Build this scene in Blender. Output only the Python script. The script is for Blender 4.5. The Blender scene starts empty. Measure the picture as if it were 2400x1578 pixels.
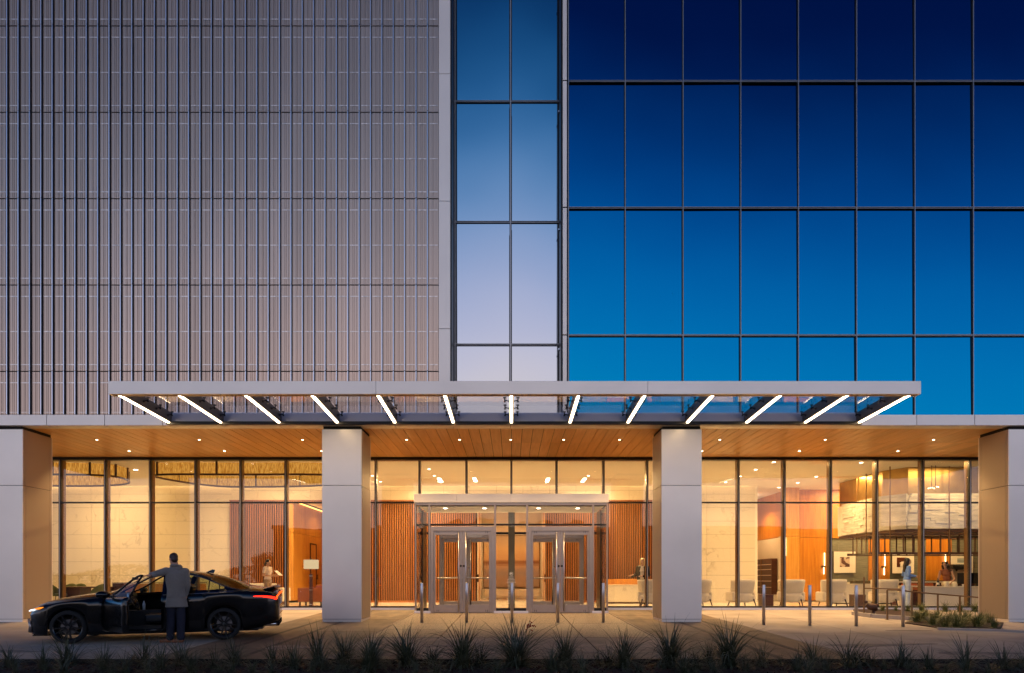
import bpy, bmesh, math, random
from mathutils import Vector, Matrix, Euler

rnd = random.Random(11)
scene = bpy.context.scene
COL = scene.collection
rad = math.radians

# ---------------------------------------------------------------- camera
CX, HY, F = 1199.0, 1356.0, 1600.0          # principal column, horizon row and focal length of the 2400 px photograph
CAMZ = 1.063                                 # eye height above the lobby floor (the drive falls away from the door)
cam_data = bpy.data.cameras.new("camera")
cam = bpy.data.objects.new("camera", cam_data)
COL.objects.link(cam)
cam.location = (0, 0, CAMZ)
cam.rotation_euler = (rad(90), 0, 0)
cam_data.sensor_width = 36
cam_data.lens = 24
cam_data.shift_x = 1.0 / 2400
cam_data.shift_y = (HY - 789) / 2400
cam_data.clip_start = 0.05
cam_data.clip_end = 1000
scene.camera = cam

# ---------------------------------------------------------------- dusk sky
SKY_GAIN = 1.65
world = bpy.data.worlds.new("World")
scene.world = world
world.use_nodes = True
nt = world.node_tree
nt.nodes.clear()
def wn(t, **k):
    n = nt.nodes.new(t)
    for a, b in k.items(): setattr(n, a, b)
    return n
def wmath(op, a, b=None):
    n = wn('ShaderNodeMath', operation=op)
    for i, v in enumerate((a, b)):
        if v is None: continue
        if isinstance(v, (int, float)): n.inputs[i].default_value = v
        else: nt.links.new(v, n.inputs[i])
    return n.outputs[0]
tc = wn('ShaderNodeTexCoord')
sep = wn('ShaderNodeSeparateXYZ')
nt.links.new(tc.outputs['Generated'], sep.inputs[0])
X, Y, Z = sep.outputs
elev = wmath('MULTIPLY', wmath('ARCSINE', Z), 57.2958)
xy = wmath('SQRT', wmath('ADD', wmath('ADD', wmath('MULTIPLY', X, X), wmath('MULTIPLY', Y, Y)), 1e-6))
azim = wmath('MULTIPLY', wmath('ARCCOSINE', wmath('MAXIMUM', wmath('MINIMUM', wmath('MULTIPLY', wmath('DIVIDE', Y, xy), -1.0), 1.0), -1.0)), 57.2958)
eff = wmath('DIVIDE', wmath('ADD', wmath('MAXIMUM', elev, 0.0), wmath('MULTIPLY', azim, 0.21)), 90.0)
ramp = wn('ShaderNodeValToRGB')
nt.links.new(eff, ramp.inputs[0])
ramp.color_ramp.interpolation = 'B_SPLINE'
stops = [(0, (1.1, .78, .52)), (6, (1.08, .85, .66)), (14, (.93, .81, .88)), (21, (.57, .60, .84)), (27, (.19, .38, .68)),
         (32, (.03, .18, .44)), (37, (.004, .070, .22)), (42, (.001, .012, .088)), (55, (.002, .015, .065)), (90, (.002, .010, .045))]
els = ramp.color_ramp.elements
while len(els) < len(stops): els.new(0.5)
for e, (p, c) in zip(els, stops):
    e.position = p / 90.0
    e.color = (*c, 1)
sky = wn('ShaderNodeTexSky', sky_type='NISHITA')
sky.sun_disc = False
sky.sun_elevation = rad(1.0)
sky.sun_rotation = rad(180)
bg1 = wn('ShaderNodeBackground'); bg1.inputs[1].default_value = SKY_GAIN
bg2 = wn('ShaderNodeBackground'); bg2.inputs[1].default_value = 0.004
nt.links.new(ramp.outputs[0], bg1.inputs[0])
nt.links.new(sky.outputs[0], bg2.inputs[0])
addn = wn('ShaderNodeAddShader')
nt.links.new(bg1.outputs[0], addn.inputs[0]); nt.links.new(bg2.outputs[0], addn.inputs[1])
wo = wn('ShaderNodeOutputWorld')
nt.links.new(addn.outputs[0], wo.inputs[0])

scene.view_settings.view_transform = 'Standard'
scene.view_settings.look = 'None'
scene.view_settings.exposure = 0
scene.view_settings.gamma = 1
scene.view_settings.use_curve_mapping = False
scene.render.engine = 'CYCLES'
cy = scene.cycles
cy.max_bounces = 8
cy.diffuse_bounces = 4
cy.glossy_bounces = 4
cy.transparent_max_bounces = 24
cy.transmission_bounces = 6
cy.caustics_reflective = False
cy.caustics_refractive = False
cy.sample_clamp_indirect = 6
cy.use_denoising = True
try: cy.denoiser = 'OPENIMAGEDENOISE'
except Exception: pass

# ---------------------------------------------------------------- helpers
def PX(px, D): return (px - CX) / F * D
def PZ(py, D): return CAMZ + (HY - py) / F * D
YF, YG = 18.5, 23.3                           # facade plane and shopfront glass plane
SLOPE = 0.0244
def gz(y): return -(YG - y) * SLOPE if y < YG else 0.0

def lin(c): return c
class Mat:
    pass
def new_mat(name):
    m = bpy.data.materials.new(name)
    m.use_nodes = True
    m.node_tree.nodes.clear()
    return m, m.node_tree.nodes, m.node_tree.links
def pm(name, col, rough=0.5, metal=0.0, var=0.0, scale=4.0, stretch=(1, 1, 1), bump=0.0, bscale=40.0, bstretch=None, coat=0.0, rndv=0.0,
       col2=None, detail=4.0, spec=0.5, rvar=0.0, sheen=0.0, contrast=(0.35, 0.65)):
    """Principled surface with world-space noise in colour, roughness and relief, and a per-object tone."""
    m, N, L = new_mat(name)
    out = N.new('ShaderNodeOutputMaterial')
    b = N.new('ShaderNodeBsdfPrincipled')
    L.new(b.outputs[0], out.inputs[0])
    b.inputs['Base Color'].default_value = (*col, 1)
    b.inputs['Roughness'].default_value = rough
    b.inputs['Metallic'].default_value = metal
    b.inputs['Specular IOR Level'].default_value = spec
    b.inputs['Coat Weight'].default_value = coat
    b.inputs['Coat Roughness'].default_value = 0.04
    b.inputs['Sheen Weight'].default_value = sheen
    geo = N.new('ShaderNodeNewGeometry')
    cur = None
    def noise(sc, st, det):
        mp = N.new('ShaderNodeMapping'); mp.inputs['Scale'].default_value = st
        L.new(geo.outputs['Position'], mp.inputs[0])
        nz = N.new('ShaderNodeTexNoise'); nz.inputs['Scale'].default_value = sc; nz.inputs['Detail'].default_value = det
        L.new(mp.outputs[0], nz.inputs['Vector'])
        return nz.outputs[0]
    if var > 0 or col2 is not None:
        f = noise(scale, stretch, detail)
        mr = N.new('ShaderNodeMapRange')
        mr.inputs[1].default_value, mr.inputs[2].default_value = contrast
        L.new(f, mr.inputs[0])
        mx = N.new('ShaderNodeMix'); mx.data_type = 'RGBA'
        c2 = col2 if col2 is not None else tuple(c * (1 - var) for c in col)
        mx.inputs[6].default_value = (*col, 1); mx.inputs[7].default_value = (*c2, 1)
        L.new(mr.outputs[0], mx.inputs[0])
        cur = mx.outputs[2]
        if rvar > 0:
            mr2 = N.new('ShaderNodeMapRange'); mr2.inputs[1].default_value = .3; mr2.inputs[2].default_value = .7
            mr2.inputs[3].default_value = rough - rvar; mr2.inputs[4].default_value = rough + rvar
            L.new(f, mr2.inputs[0]); L.new(mr2.outputs[0], b.inputs['Roughness'])
    if rndv > 0:
        oi = N.new('ShaderNodeObjectInfo')
        mr = N.new('ShaderNodeMapRange'); mr.inputs[3].default_value = 1 - rndv; mr.inputs[4].default_value = 1 + rndv
        L.new(oi.outputs['Random'], mr.inputs[0])
        vm = N.new('ShaderNodeVectorMath'); vm.operation = 'SCALE'
        if cur is not None: L.new(cur, vm.inputs[0])
        else: vm.inputs[0].default_value = col
        L.new(mr.outputs[0], vm.inputs['Scale'])
        cur = vm.outputs[0]
    if cur is not None: L.new(cur, b.inputs['Base Color'])
    if bump > 0:
        f = noise(bscale, bstretch or stretch, 3.0)
        bp = N.new('ShaderNodeBump'); bp.inputs['Strength'].default_value = bump; bp.inputs['Distance'].default_value = 0.01
        L.new(f, bp.inputs['Height']); L.new(bp.outputs[0], b.inputs['Normal'])
    return m
def emit(name, col, s):
    m, N, L = new_mat(name)
    out = N.new('ShaderNodeOutputMaterial'); e = N.new('ShaderNodeEmission')
    e.inputs[0].default_value = (*col, 1); e.inputs[1].default_value = s
    L.new(e.outputs[0], out.inputs[0])
    return m
def clear_glass(name, tint=(.95, .96, .95), gain=1.0, ior=1.5, wav=0.0, wscale=0.6, rough=0.0):
    m, N, L = new_mat(name)
    out = N.new('ShaderNodeOutputMaterial')
    t = N.new('ShaderNodeBsdfTransparent'); t.inputs[0].default_value = (*tint, 1)
    g = N.new('ShaderNodeBsdfGlossy'); g.inputs['Roughness'].default_value = rough; g.inputs[0].default_value = (1, 1, 1, 1)
    fr = N.new('ShaderNodeLayerWeight'); fr.inputs[0].default_value = .5      # Schlick: .04 + .96 (1 - cos)^5, the same from both sides of the pane
    pw = N.new('ShaderNodeMath'); pw.operation = 'POWER'; pw.inputs[1].default_value = 5; L.new(fr.outputs['Facing'], pw.inputs[0])
    ma = N.new('ShaderNodeMath'); ma.operation = 'MULTIPLY_ADD'; ma.inputs[1].default_value = .96; ma.inputs[2].default_value = .04; L.new(pw.outputs[0], ma.inputs[0])
    mu = N.new('ShaderNodeMath'); mu.operation = 'MULTIPLY'; mu.inputs[1].default_value = gain; mu.use_clamp = True
    mx = N.new('ShaderNodeMixShader')
    L.new(ma.outputs[0], mu.inputs[0]); L.new(mu.outputs[0], mx.inputs[0])
    L.new(t.outputs[0], mx.inputs[1]); L.new(g.outputs[0], mx.inputs[2]); L.new(mx.outputs[0], out.inputs[0])
    if wav > 0:
        geo = N.new('ShaderNodeNewGeometry'); nz = N.new('ShaderNodeTexNoise'); nz.inputs['Scale'].default_value = wscale; nz.inputs['Detail'].default_value = 1
        L.new(geo.outputs['Position'], nz.inputs['Vector'])
        bp = N.new('ShaderNodeBump'); bp.inputs['Strength'].default_value = wav; bp.inputs['Distance'].default_value = 0.1
        L.new(nz.outputs[0], bp.inputs['Height']); L.new(bp.outputs[0], g.inputs['Normal']); L.new(bp.outputs[0], fr.inputs['Normal'])
    return m
def mirror_glass(name, tint, under=(.004, .006, .01), wav=0.02, wscale=0.35):
    """Reflective coated facade glass: a tinted mirror over a dark body, gently bowed."""
    m, N, L = new_mat(name)
    out = N.new('ShaderNodeOutputMaterial')
    d = N.new('ShaderNodeBsdfDiffuse'); d.inputs[0].default_value = (*under, 1)
    g = N.new('ShaderNodeBsdfGlossy'); g.inputs['Roughness'].default_value = 0.015; g.inputs[0].default_value = (*tint, 1)
    mx = N.new('ShaderNodeMixShader'); mx.inputs[0].default_value = .93
    L.new(d.outputs[0], mx.inputs[1]); L.new(g.outputs[0], mx.inputs[2]); L.new(mx.outputs[0], out.inputs[0])
    geo = N.new('ShaderNodeNewGeometry'); nz = N.new('ShaderNodeTexNoise'); nz.inputs['Scale'].default_value = wscale; nz.inputs['Detail'].default_value = 1
    L.new(geo.outputs['Position'], nz.inputs['Vector'])
    bp = N.new('ShaderNodeBump'); bp.inputs['Strength'].default_value = wav; bp.inputs['Distance'].default_value = 0.5
    L.new(nz.outputs[0], bp.inputs['Height']); L.new(bp.outputs[0], g.inputs['Normal'])
    return m
def wood(name, c1, c2, axis, scale=1.0, rough=0.45, rndv=0.15, gloss=0.0):
    """Figured veneer: noise stretched along one world axis."""
    st = {'x': (.8, 14, 14), 'y': (14, .8, 14), 'z': (14, 14, .8)}[axis]
    return pm(name, c1, rough, 0, col2=c2, scale=scale, stretch=st, rndv=rndv, coat=gloss, bump=.05, bscale=scale * 4)

class MB:
    def __init__(s): s.v = []; s.f = []
    def quad(s, a, b, c, d):
        n = len(s.v); s.v += [a, b, c, d]; s.f.append((n, n+1, n+2, n+3)); return s
    def box(s, x0, x1, y0, y1, z0, z1, M=None):
        n = len(s.v)
        p = [(x, y, z) for z in (z0, z1) for y in (y0, y1) for x in (x0, x1)]
        if M is not None: p = [tuple(M @ Vector(q)) for q in p]
        s.v += p
        s.f += [tuple(n + i for i in q) for q in ((0, 2, 3, 1), (4, 5, 7, 6), (0, 1, 5, 4), (2, 6, 7, 3), (0, 4, 6, 2), (1, 3, 7, 5))]
        return s
    def tube(s, pts, r, seg=8, cap=True, closed=False):
        pts = [Vector(p) for p in pts]
        rr = r if isinstance(r, (list, tuple)) else [r] * len(pts)
        n0 = len(s.v); k = len(pts); up = None
        for i, p in enumerate(pts):
            if closed: t = (pts[(i+1) % k] - pts[i-1])
            else: t = pts[min(i+1, k-1)] - pts[max(i-1, 0)]
            t.normalize()
            if up is None:
                up = Vector((0, 0, 1)) if abs(t.z) < .9 else Vector((0, 1, 0))
            a = t.cross(up)
            if a.length < 1e-5: a = t.cross(Vector((1, 0, 0)))
            a.normalize(); b = a.cross(t); up = b
            for j in range(seg):
                w = 2 * math.pi * j / seg
                s.v.append(tuple(p + (a * math.cos(w) + b * math.sin(w)) * rr[i]))
        for i in range(k if closed else k - 1):
            for j in range(seg):
                a0 = n0 + i * seg; a1 = n0 + ((i + 1) % k) * seg
                s.f.append((a0 + j, a1 + j, a1 + (j+1) % seg, a0 + (j+1) % seg))
        if cap and not closed:
            s.f.append(tuple(n0 + j for j in range(seg)))
            s.f.append(tuple(n0 + (k-1) * seg + seg - 1 - j for j in range(seg)))
        return s
    def lathe(s, prof, c=(0, 0, 0), seg=20, axis='z', M=None, cap=True):
        n0 = len(s.v)
        for (r, h) in prof:
            for j in range(seg):
                w = 2 * math.pi * j / seg
                if axis == 'z': p = (c[0] + r * math.cos(w), c[1] + r * math.sin(w), c[2] + h)
                elif axis == 'y': p = (c[0] + r * math.cos(w), c[1] + h, c[2] + r * math.sin(w))
                else: p = (c[0] + h, c[1] + r * math.cos(w), c[2] + r * math.sin(w))
                if M is not None: p = tuple(M @ Vector(p))
                s.v.append(p)
        for i in range(len(prof) - 1):
            for j in range(seg):
                a0 = n0 + i * seg; a1 = a0 + seg
                s.f.append((a0 + j, a0 + (j+1) % seg, a1 + (j+1) % seg, a1 + j))
        if cap and prof[0][0] > 1e-4: s.f.append(tuple(n0 + seg - 1 - j for j in range(seg)))
        if cap and prof[-1][0] > 1e-4: s.f.append(tuple(n0 + (len(prof)-1) * seg + j for j in range(seg)))
        return s
    def prism(s, poly, z0, z1):
        """vertical prism over an xy polygon"""
        n = len(s.v); k = len(poly)
        s.v += [(x, y, z0(x, y) if callable(z0) else z0) for x, y in poly] + [(x, y, z1(x, y) if callable(z1) else z1) for x, y in poly]
        s.f.append(tuple(n + k - 1 - i for i in range(k))); s.f.append(tuple(n + k + i for i in range(k)))
        for i in range(k): s.f.append((n + i, n + (i+1) % k, n + k + (i+1) % k, n + k + i))
        return s
    def ball(s, c, r, seg=10, rings=7, M=None):
        rx, ry, rz = (r, r, r) if not isinstance(r, (tuple, list)) else r
        n0 = len(s.v)
        for i in range(rings + 1):
            th = math.pi * i / rings
            for j in range(seg):
                w = 2 * math.pi * j / seg
                q = Vector((rx * math.sin(th) * math.cos(w), ry * math.sin(th) * math.sin(w), rz * math.cos(th)))
                if M is not None: q = M @ q
                s.v.append(tuple(Vector(c) + q))
        for i in range(rings):
            for j in range(seg):
                a0 = n0 + i * seg; a1 = a0 + seg
                s.f.append((a0 + j, a1 + j, a1 + (j+1) % seg, a0 + (j+1) % seg))
        return s
    def mesh(s, name, mats, smooth=False, midx=None, merge=False):
        me = bpy.data.meshes.new(name)
        me.from_pydata([tuple(v) for v in s.v], [], s.f)
        bm = bmesh.new(); bm.from_mesh(me)
        if merge: bmesh.ops.remove_doubles(bm, verts=bm.verts, dist=1e-5)
        bmesh.ops.recalc_face_normals(bm, faces=bm.faces)
        bm.to_mesh(me); bm.free()
        for m in (mats if isinstance(mats, (list, tuple)) else [mats]): me.materials.append(m)
        if smooth: me.polygons.foreach_set('use_smooth', [True] * len(me.polygons))
        return me
    def build(s, name, mats, parent=None, smooth=False, local=False, bevel=0, merge=False):
        o = put(s.mesh(name, mats, smooth, merge=merge), name, parent, (0, 0, 0), local)
        if bevel:
            md = o.modifiers.new("bevel", 'BEVEL'); md.width = bevel; md.segments = 2; md.limit_method = 'ANGLE'
        return o
def put(me, name, parent=None, loc=(0, 0, 0), local=False, rot=None):
    o = bpy.data.objects.new(name, me)
    COL.objects.link(o)
    o.location = loc
    if rot is not None: o.rotation_euler = rot
    if parent is not None:
        o.parent = parent
        if not local and parent.type == 'EMPTY': o.matrix_parent_inverse = Matrix.Translation(-Vector(parent['base']))
    return o
def thing(name, label, cat, loc=(0, 0, 0), group=None, rot=None):
    o = bpy.data.objects.new(name, None)
    COL.objects.link(o)
    o.empty_display_size = .2
    o.location = loc
    if rot is not None: o.rotation_euler = rot
    o['base'] = tuple(loc)
    tag(o, label, cat, group)
    return o
def tag(o, label, cat, group=None):
    o['label'] = label; o['category'] = cat
    if group: o['group'] = group
    return o
def struct(o): o['kind'] = 'structure'; return o
def stuff(o): o['kind'] = 'stuff'; return o
def dup(root, loc, label=None, rot=None):
    r = root.copy(); COL.objects.link(r); r.location = loc
    if rot is not None: r.rotation_euler = rot
    if label: r['label'] = label
    for ch in root.children:
        c = ch.copy(); COL.objects.link(c); c.parent = r; c.matrix_parent_inverse = ch.matrix_parent_inverse.copy()
        for g in ch.children:
            d = g.copy(); COL.objects.link(d); d.parent = c; d.matrix_parent_inverse = g.matrix_parent_inverse.copy()
    return r
def spot(name, parent, loc, energy, col=(1, .64, .31), angle=110, blend=.8, size=.04, aim=(0, 0, -1)):
    l = bpy.data.lights.new(name, 'SPOT'); l.energy = energy; l.color = col; l.spot_size = rad(angle); l.spot_blend = blend; l.shadow_soft_size = size
    o = bpy.data.objects.new(name, l); COL.objects.link(o); o.location = loc
    o.rotation_euler = Vector(aim).to_track_quat('-Z', 'Y').to_euler()
    if parent is not None:
        o.parent = parent
        o.matrix_parent_inverse = Matrix.Translation(-Vector(parent['base']))
    return o

ORD = 'first second third fourth fifth sixth seventh eighth ninth tenth eleventh twelfth thirteenth fourteenth fifteenth sixteenth seventeenth eighteenth nineteenth twentieth'.split()
TENS = {20: 'twenty', 30: 'thirty', 40: 'forty', 50: 'fifty', 60: 'sixty'}
def nth(i):                                   # 1 -> first, 21 -> twenty-first
    if i <= 20: return ORD[i - 1]
    t_ = i // 10 * 10
    return {30: 'thirtieth', 40: 'fortieth', 50: 'fiftieth', 60: 'sixtieth'}[t_] if i == t_ else TENS[t_] + '-' + ORD[i - t_ - 1]
# ---------------------------------------------------------------- materials
M = {}
M['acm'] = pm('silver_white_panel', (.86, .79, .71), .40, .42, var=.08, scale=.6, rndv=.05)
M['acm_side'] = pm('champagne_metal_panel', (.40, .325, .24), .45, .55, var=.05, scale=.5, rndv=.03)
M['clad'] = pm('taupe_ribbed_metal', (.585, .44, .345), .35, .82, var=.14, scale=.8, stretch=(1, 1, .15), rndv=.06)
M['clad_clip'] = pm('perforated_metal_strip', (.88, .78, .70), .4, .7, var=.35, scale=14, stretch=(1, 1, .01), contrast=(.4, .6))
M['fin'] = pm('blue_grey_aluminium', (.62, .70, .82), .30, .7, rndv=.04)
M['shaded_fin_web'] = pm('fin_side_shade_navy', (.02, .025, .045), .5, .2)  # dark sky mirrored in the fin sides, put into their colour
M['dark'] = pm('black_anodised_metal', (.012, .011, .012), .35, .3)
M['joint'] = pm('dark_joint', (.01, .01, .01), .8)
M['capmetal'] = pm('grey_mullion_cap', (.32, .32, .33), .38, .7)
M['bronze'] = pm('bronze_anodised_metal', (.22, .125, .05), .42, .55, rndv=.1)
M['steel'] = pm('brushed_stainless_steel', (.55, .52, .53), .32, 1.0, var=.12, scale=30, stretch=(.1, .1, 8))
M['doormetal'] = pm('champagne_door_metal', (.40, .335, .30), .36, .85, var=.06, scale=6)
M['canopy_dark'] = pm('charcoal_canopy_beam', (.16, .15, .155), .45, .4)
M['canopy_grey'] = pm('blue_grey_channel', (.60, .60, .70), .5, .1)
M['led'] = emit('warm_white_led', (1, .74, .45), 14)
M['blue_glass'] = mirror_glass('blue_coated_glass', (.0, .185, .36))
M['mid_glass'] = mirror_glass('clear_coated_glass', (.40, .445, .49), wav=.03)
M['glass'] = clear_glass('shopfront_glass', gain=.95, wav=.03, wscale=.5)
M['door_glass'] = clear_glass('door_glass', gain=.7, wav=.10, wscale=1.4)
M['roof_glass'] = clear_glass('canopy_glass', tint=(.93, .93, .95), gain=1.0)
M['soffit'] = wood('soffit_plank', (.80, .41, .115), (.70, .33, .075), 'y', 1.2, .36, .09)
M['slat'] = wood('slat_walnut', (.34, .115, .022), (.24, .075, .013), 'z', 1.2, .4, .12)
M['slat_back'] = pm('dark_slat_backing', (.035, .008, .004), .7)
M['panelwood'] = wood('honey_panel', (.66, .32, .06), (.54, .23, .035), 'z', .9, .38, .08)
M['panelwood_x'] = wood('orange_panel', (.58, .235, .025), (.46, .165, .016), 'z', .9, .38, .08)
M['darkwood'] = wood('dark_walnut', (.10, .030, .015), (.06, .016, .008), 'x', 1, .35, .1)
def marble_mat(name, c1, c2, s=.9):
    m, N, L = new_mat(name)
    out = N.new('ShaderNodeOutputMaterial'); b = N.new('ShaderNodeBsdfPrincipled'); L.new(b.outputs[0], out.inputs[0])
    b.inputs['Roughness'].default_value = .28
    geo = N.new('ShaderNodeNewGeometry'); oi = N.new('ShaderNodeObjectInfo')
    off = N.new('ShaderNodeVectorMath'); off.operation = 'ADD'
    sc = N.new('ShaderNodeVectorMath'); sc.operation = 'SCALE'; sc.inputs[0].default_value = (17, 9, 23)
    L.new(oi.outputs['Random'], sc.inputs['Scale']); L.new(geo.outputs['Position'], off.inputs[0]); L.new(sc.outputs[0], off.inputs[1])
    n1 = N.new('ShaderNodeTexNoise'); n1.inputs['Scale'].default_value = s; n1.inputs['Detail'].default_value = 7; n1.inputs['Distortion'].default_value = 1.2
    L.new(off.outputs[0], n1.inputs['Vector'])
    a = N.new('ShaderNodeMath'); a.operation = 'SUBTRACT'; a.inputs[1].default_value = .5; L.new(n1.outputs[0], a.inputs[0])
    ab = N.new('ShaderNodeMath'); ab.operation = 'ABSOLUTE'; L.new(a.outputs[0], ab.inputs[0])
    mr = N.new('ShaderNodeMapRange'); mr.inputs[1].default_value = 0; mr.inputs[2].default_value = .02; mr.inputs[3].default_value = .55; mr.inputs[4].default_value = 0
    L.new(ab.outputs[0], mr.inputs[0])
    n2 = N.new('ShaderNodeTexNoise'); n2.inputs['Scale'].default_value = s * 1.3; L.new(off.outputs[0], n2.inputs['Vector'])
    mu = N.new('ShaderNodeMath'); mu.operation = 'MULTIPLY'; L.new(mr.outputs[0], mu.inputs[0])
    mr2 = N.new('ShaderNodeMapRange'); mr2.inputs[1].default_value = .48; mr2.inputs[2].default_value = .68; L.new(n2.outputs[0], mr2.inputs[0]); L.new(mr2.outputs[0], mu.inputs[1])
    mx = N.new('ShaderNodeMix'); mx.data_type = 'RGBA'; mx.inputs[6].default_value = (*c1, 1); mx.inputs[7].default_value = (*c2, 1)
    L.new(mu.outputs[0], mx.inputs[0]); L.new(mx.outputs[2], b.inputs['Base Color'])
    return m
M['marble'] = marble_mat('cream_marble', (.70, .62, .50), (.30, .24, .17))
M['plaster'] = pm('cream_plaster', (.78, .72, .62), .6, var=.03, scale=1.0)
M['ceil'] = pm('ceiling_paint', (.86, .82, .74), .65)
M['floor'] = pm('polished_stone_floor', (.74, .68, .58), .16, var=.10, scale=1.1)
M['conc'] = pm('light_concrete', (.46, .38, .30), .75, var=.40, scale=.8, rndv=.07, bump=.25, bscale=60, contrast=(.3, .75))
M['paver'] = pm('brown_paving', (.205, .142, .088), .68, var=.62, scale=1.2, stretch=(2.2, .6, 1), rndv=.14, bump=.35, bscale=55, contrast=(.3, .75))
M['agg'] = pm('exposed_aggregate', (.34, .265, .185), .6, col2=(.11, .08, .052), scale=34, detail=5, bump=.9, bscale=60, rndv=.04, contrast=(.4, .62))
M['pale'] = pm('pale_concrete_band', (.32, .25, .185), .78, var=.35, scale=1.4, rndv=.06, bump=.25, bscale=60)
M['dark_band'] = pm('dark_paving_band', (.085, .060, .040), .75, var=.5, scale=6, bump=.4, bscale=50)
M['stain'] = pm('stained_concrete', (.24, .19, .155), .7, var=.3, scale=5, bump=.2, bscale=50)
M['asph'] = pm('asphalt', (.045, .042, .045), .85, var=.25, scale=2, bump=.4, bscale=80)
M['mulch'] = pm('red_brown_mulch', (.045, .018, .012), .95, var=.7, scale=26, bump=1.0, bscale=30)
M['chip'] = pm('bark_chip', (.085, .032, .02), .9, rndv=0, col2=(.03, .014, .01), scale=40)
M['kerb'] = pm('concrete_kerb', (.36, .32, .29), .75, var=.15, scale=2, bump=.2)
M['steel_edge'] = pm('black_steel_edging', (.012, .012, .014), .6, .4)
M['blade'] = pm('grass_blade', (.040, .052, .024), .5, col2=(.13, .13, .075), scale=9, contrast=(.4, .7))
M['blade2'] = pm('lily_turf_blade', (.07, .10, .025), .5, col2=(.15, .15, .03), scale=9)
M['redstalk'] = pm('red_flower_stalk', (.26, .04, .015), .7)
M['cream_fab'] = pm('oatmeal_upholstery', (.70, .60, .47), .9, var=.12, scale=60, stretch=(1, 1, .3), bump=.3, bscale=300, sheen=.2)
M['orange_leather'] = pm('tan_leather', (.46, .12, .03), .42, var=.1, scale=6)
M['green_fab'] = pm('olive_upholstery', (.10, .115, .035), .85, var=.15, scale=30, sheen=.2)
M['legwood'] = pm('dark_chair_leg', (.035, .012, .008), .4)
M['shade'] = emit('lit_lamp_shade', (1, .72, .40), .85)
M['white_stone'] = pm('white_split_stone', (.74, .68, .58), .7, var=.2, scale=3, stretch=(1, 1, 3), rndv=.10, bump=.5, bscale=18)
M['gold'] = pm('brushed_bronze_sheet', (.55, .36, .13), .33, .9, var=.15, scale=3)
M['brownsteel'] = pm('brown_painted_steel', (.085, .040, .022), .5, .2)
M['grass_cloth'] = pm('green_grey_woven_wall', (.235, .235, .185), .85, col2=(.13, .135, .105), scale=5, stretch=(.35, .35, 9), bump=.6, bscale=6, bstretch=(.3, .3, 9), detail=6)
M['white_mat'] = pm('white_mount', (.80, .77, .72), .7)
M['pic_dark'] = pm('picture_print', (.09, .03, .02), .6, col2=(.55, .45, .38), scale=5, detail=1, contrast=(.52, .56))
M['pic_sky'] = pm('pale_blue_print', (.40, .52, .62), .6, col2=(.20, .22, .2), scale=4, stretch=(.4, 1, 3))
M['olive_tuft'] = pm('dark_olive_bench_back', (.07, .055, .025), .7, rndv=.15)
M['black_plastic'] = pm('black_plastic', (.010, .009, .009), .35)
M['tube_light'] = emit('warm_tube_light', (1, .74, .42), 6)
M['cove'] = emit('warm_cove_light', (1, .62, .27), 9)
M['cove_amber'] = emit('amber_cove_light', (1, .42, .08), 6)
M['down'] = emit('downlight_lens', (1, .80, .55), 14)
M['mesh_gold'] = None
M['paint'] = pm('black_car_paint', (.0025, .0025, .003), .22, 0, coat=.45, spec=.3)
M['car_trim'] = pm('gloss_black_trim', (.006, .006, .006), .25)
M['car_int'] = pm('black_cabin_trim', (.012, .012, .013), .6)
M['seat_leather'] = pm('black_seat_leather', (.018, .019, .021), .4)
M['tyre'] = pm('tyre_rubber', (.010, .010, .010), .85)
M['rim'] = pm('dark_alloy', (.012, .012, .013), .2, 0, spec=.6)
M['chrome'] = pm('chrome', (.75, .74, .73), .08, 1.0)
M['car_glass'] = clear_glass('car_window_glass', tint=(.62, .68, .52), gain=1.3)
M['rear_glass'] = clear_glass('tinted_rear_glass', tint=(.08, .08, .08), gain=.6)
M['shield_glass'] = clear_glass('windscreen_glass', tint=(.86, .88, .85), gain=.8)
M['tail'] = emit('tail_lamp_red', (1, .018, .006), 4.2)
M['tail_dim'] = pm('red_lens', (.25, .005, .003), .12, coat=1)
M['headlamp'] = emit('head_lamp_white', (.9, .95, 1.0), 2.2)
M['amber'] = emit('amber_indicator', (1, .30, .03), 1.3)
M['tail_bar'] = emit('tail_light_bar', (1, .10, .012), 2.6)
M['plate'] = pm('number_plate', (.55, .60, .68), .5, col2=(.12, .18, .35), scale=30, contrast=(.5, .56))
M['screen'] = emit('dash_screen', (.25, .42, .75), .35)
M['shell_grey'] = pm('bottle_plastic', (.55, .6, .65), .15)
M['skin'] = pm('skin_tan', (.46, .25, .16), .5)
M['skin_l'] = pm('skin_light', (.62, .38, .27), .5)
M['skin_d'] = pm('skin_brown', (.30, .15, .09), .5)
M['hair_black'] = pm('black_hair', (.012, .008, .007), .45, var=.4, scale=60, stretch=(1, 1, .15))
M['hair_brown'] = pm('dark_brown_hair', (.045, .02, .012), .5, var=.5, scale=40)
M['hair_blond'] = pm('blond_hair', (.78, .60, .30), .45, var=.25, scale=60, stretch=(1, 1, .15))
M['coat'] = pm('grey_wool', (.21, .185, .16), .95, var=.12, scale=40, bump=.4, bscale=200, sheen=.3)
M['navy'] = pm('navy_denim', (.009, .011, .026), .85, var=.2, scale=14)
M['boot'] = pm('brown_boot_leather', (.19, .065, .025), .5)
M['tee'] = pm('blush_tee', (.68, .56, .50), .85, var=.08, scale=12)
M['khaki'] = pm('khaki_cotton', (.30, .20, .12), .85, var=.12, scale=14)
M['blazer'] = pm('black_blazer', (.010, .010, .012), .8)
M['blouse'] = pm('ivory_blouse', (.76, .70, .62), .7)
M['denim'] = pm('light_denim', (.17, .31, .74), .85, var=.2, scale=16)
M['jeans'] = pm('washed_jeans', (.52, .60, .74), .85, var=.16, scale=10)
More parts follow.
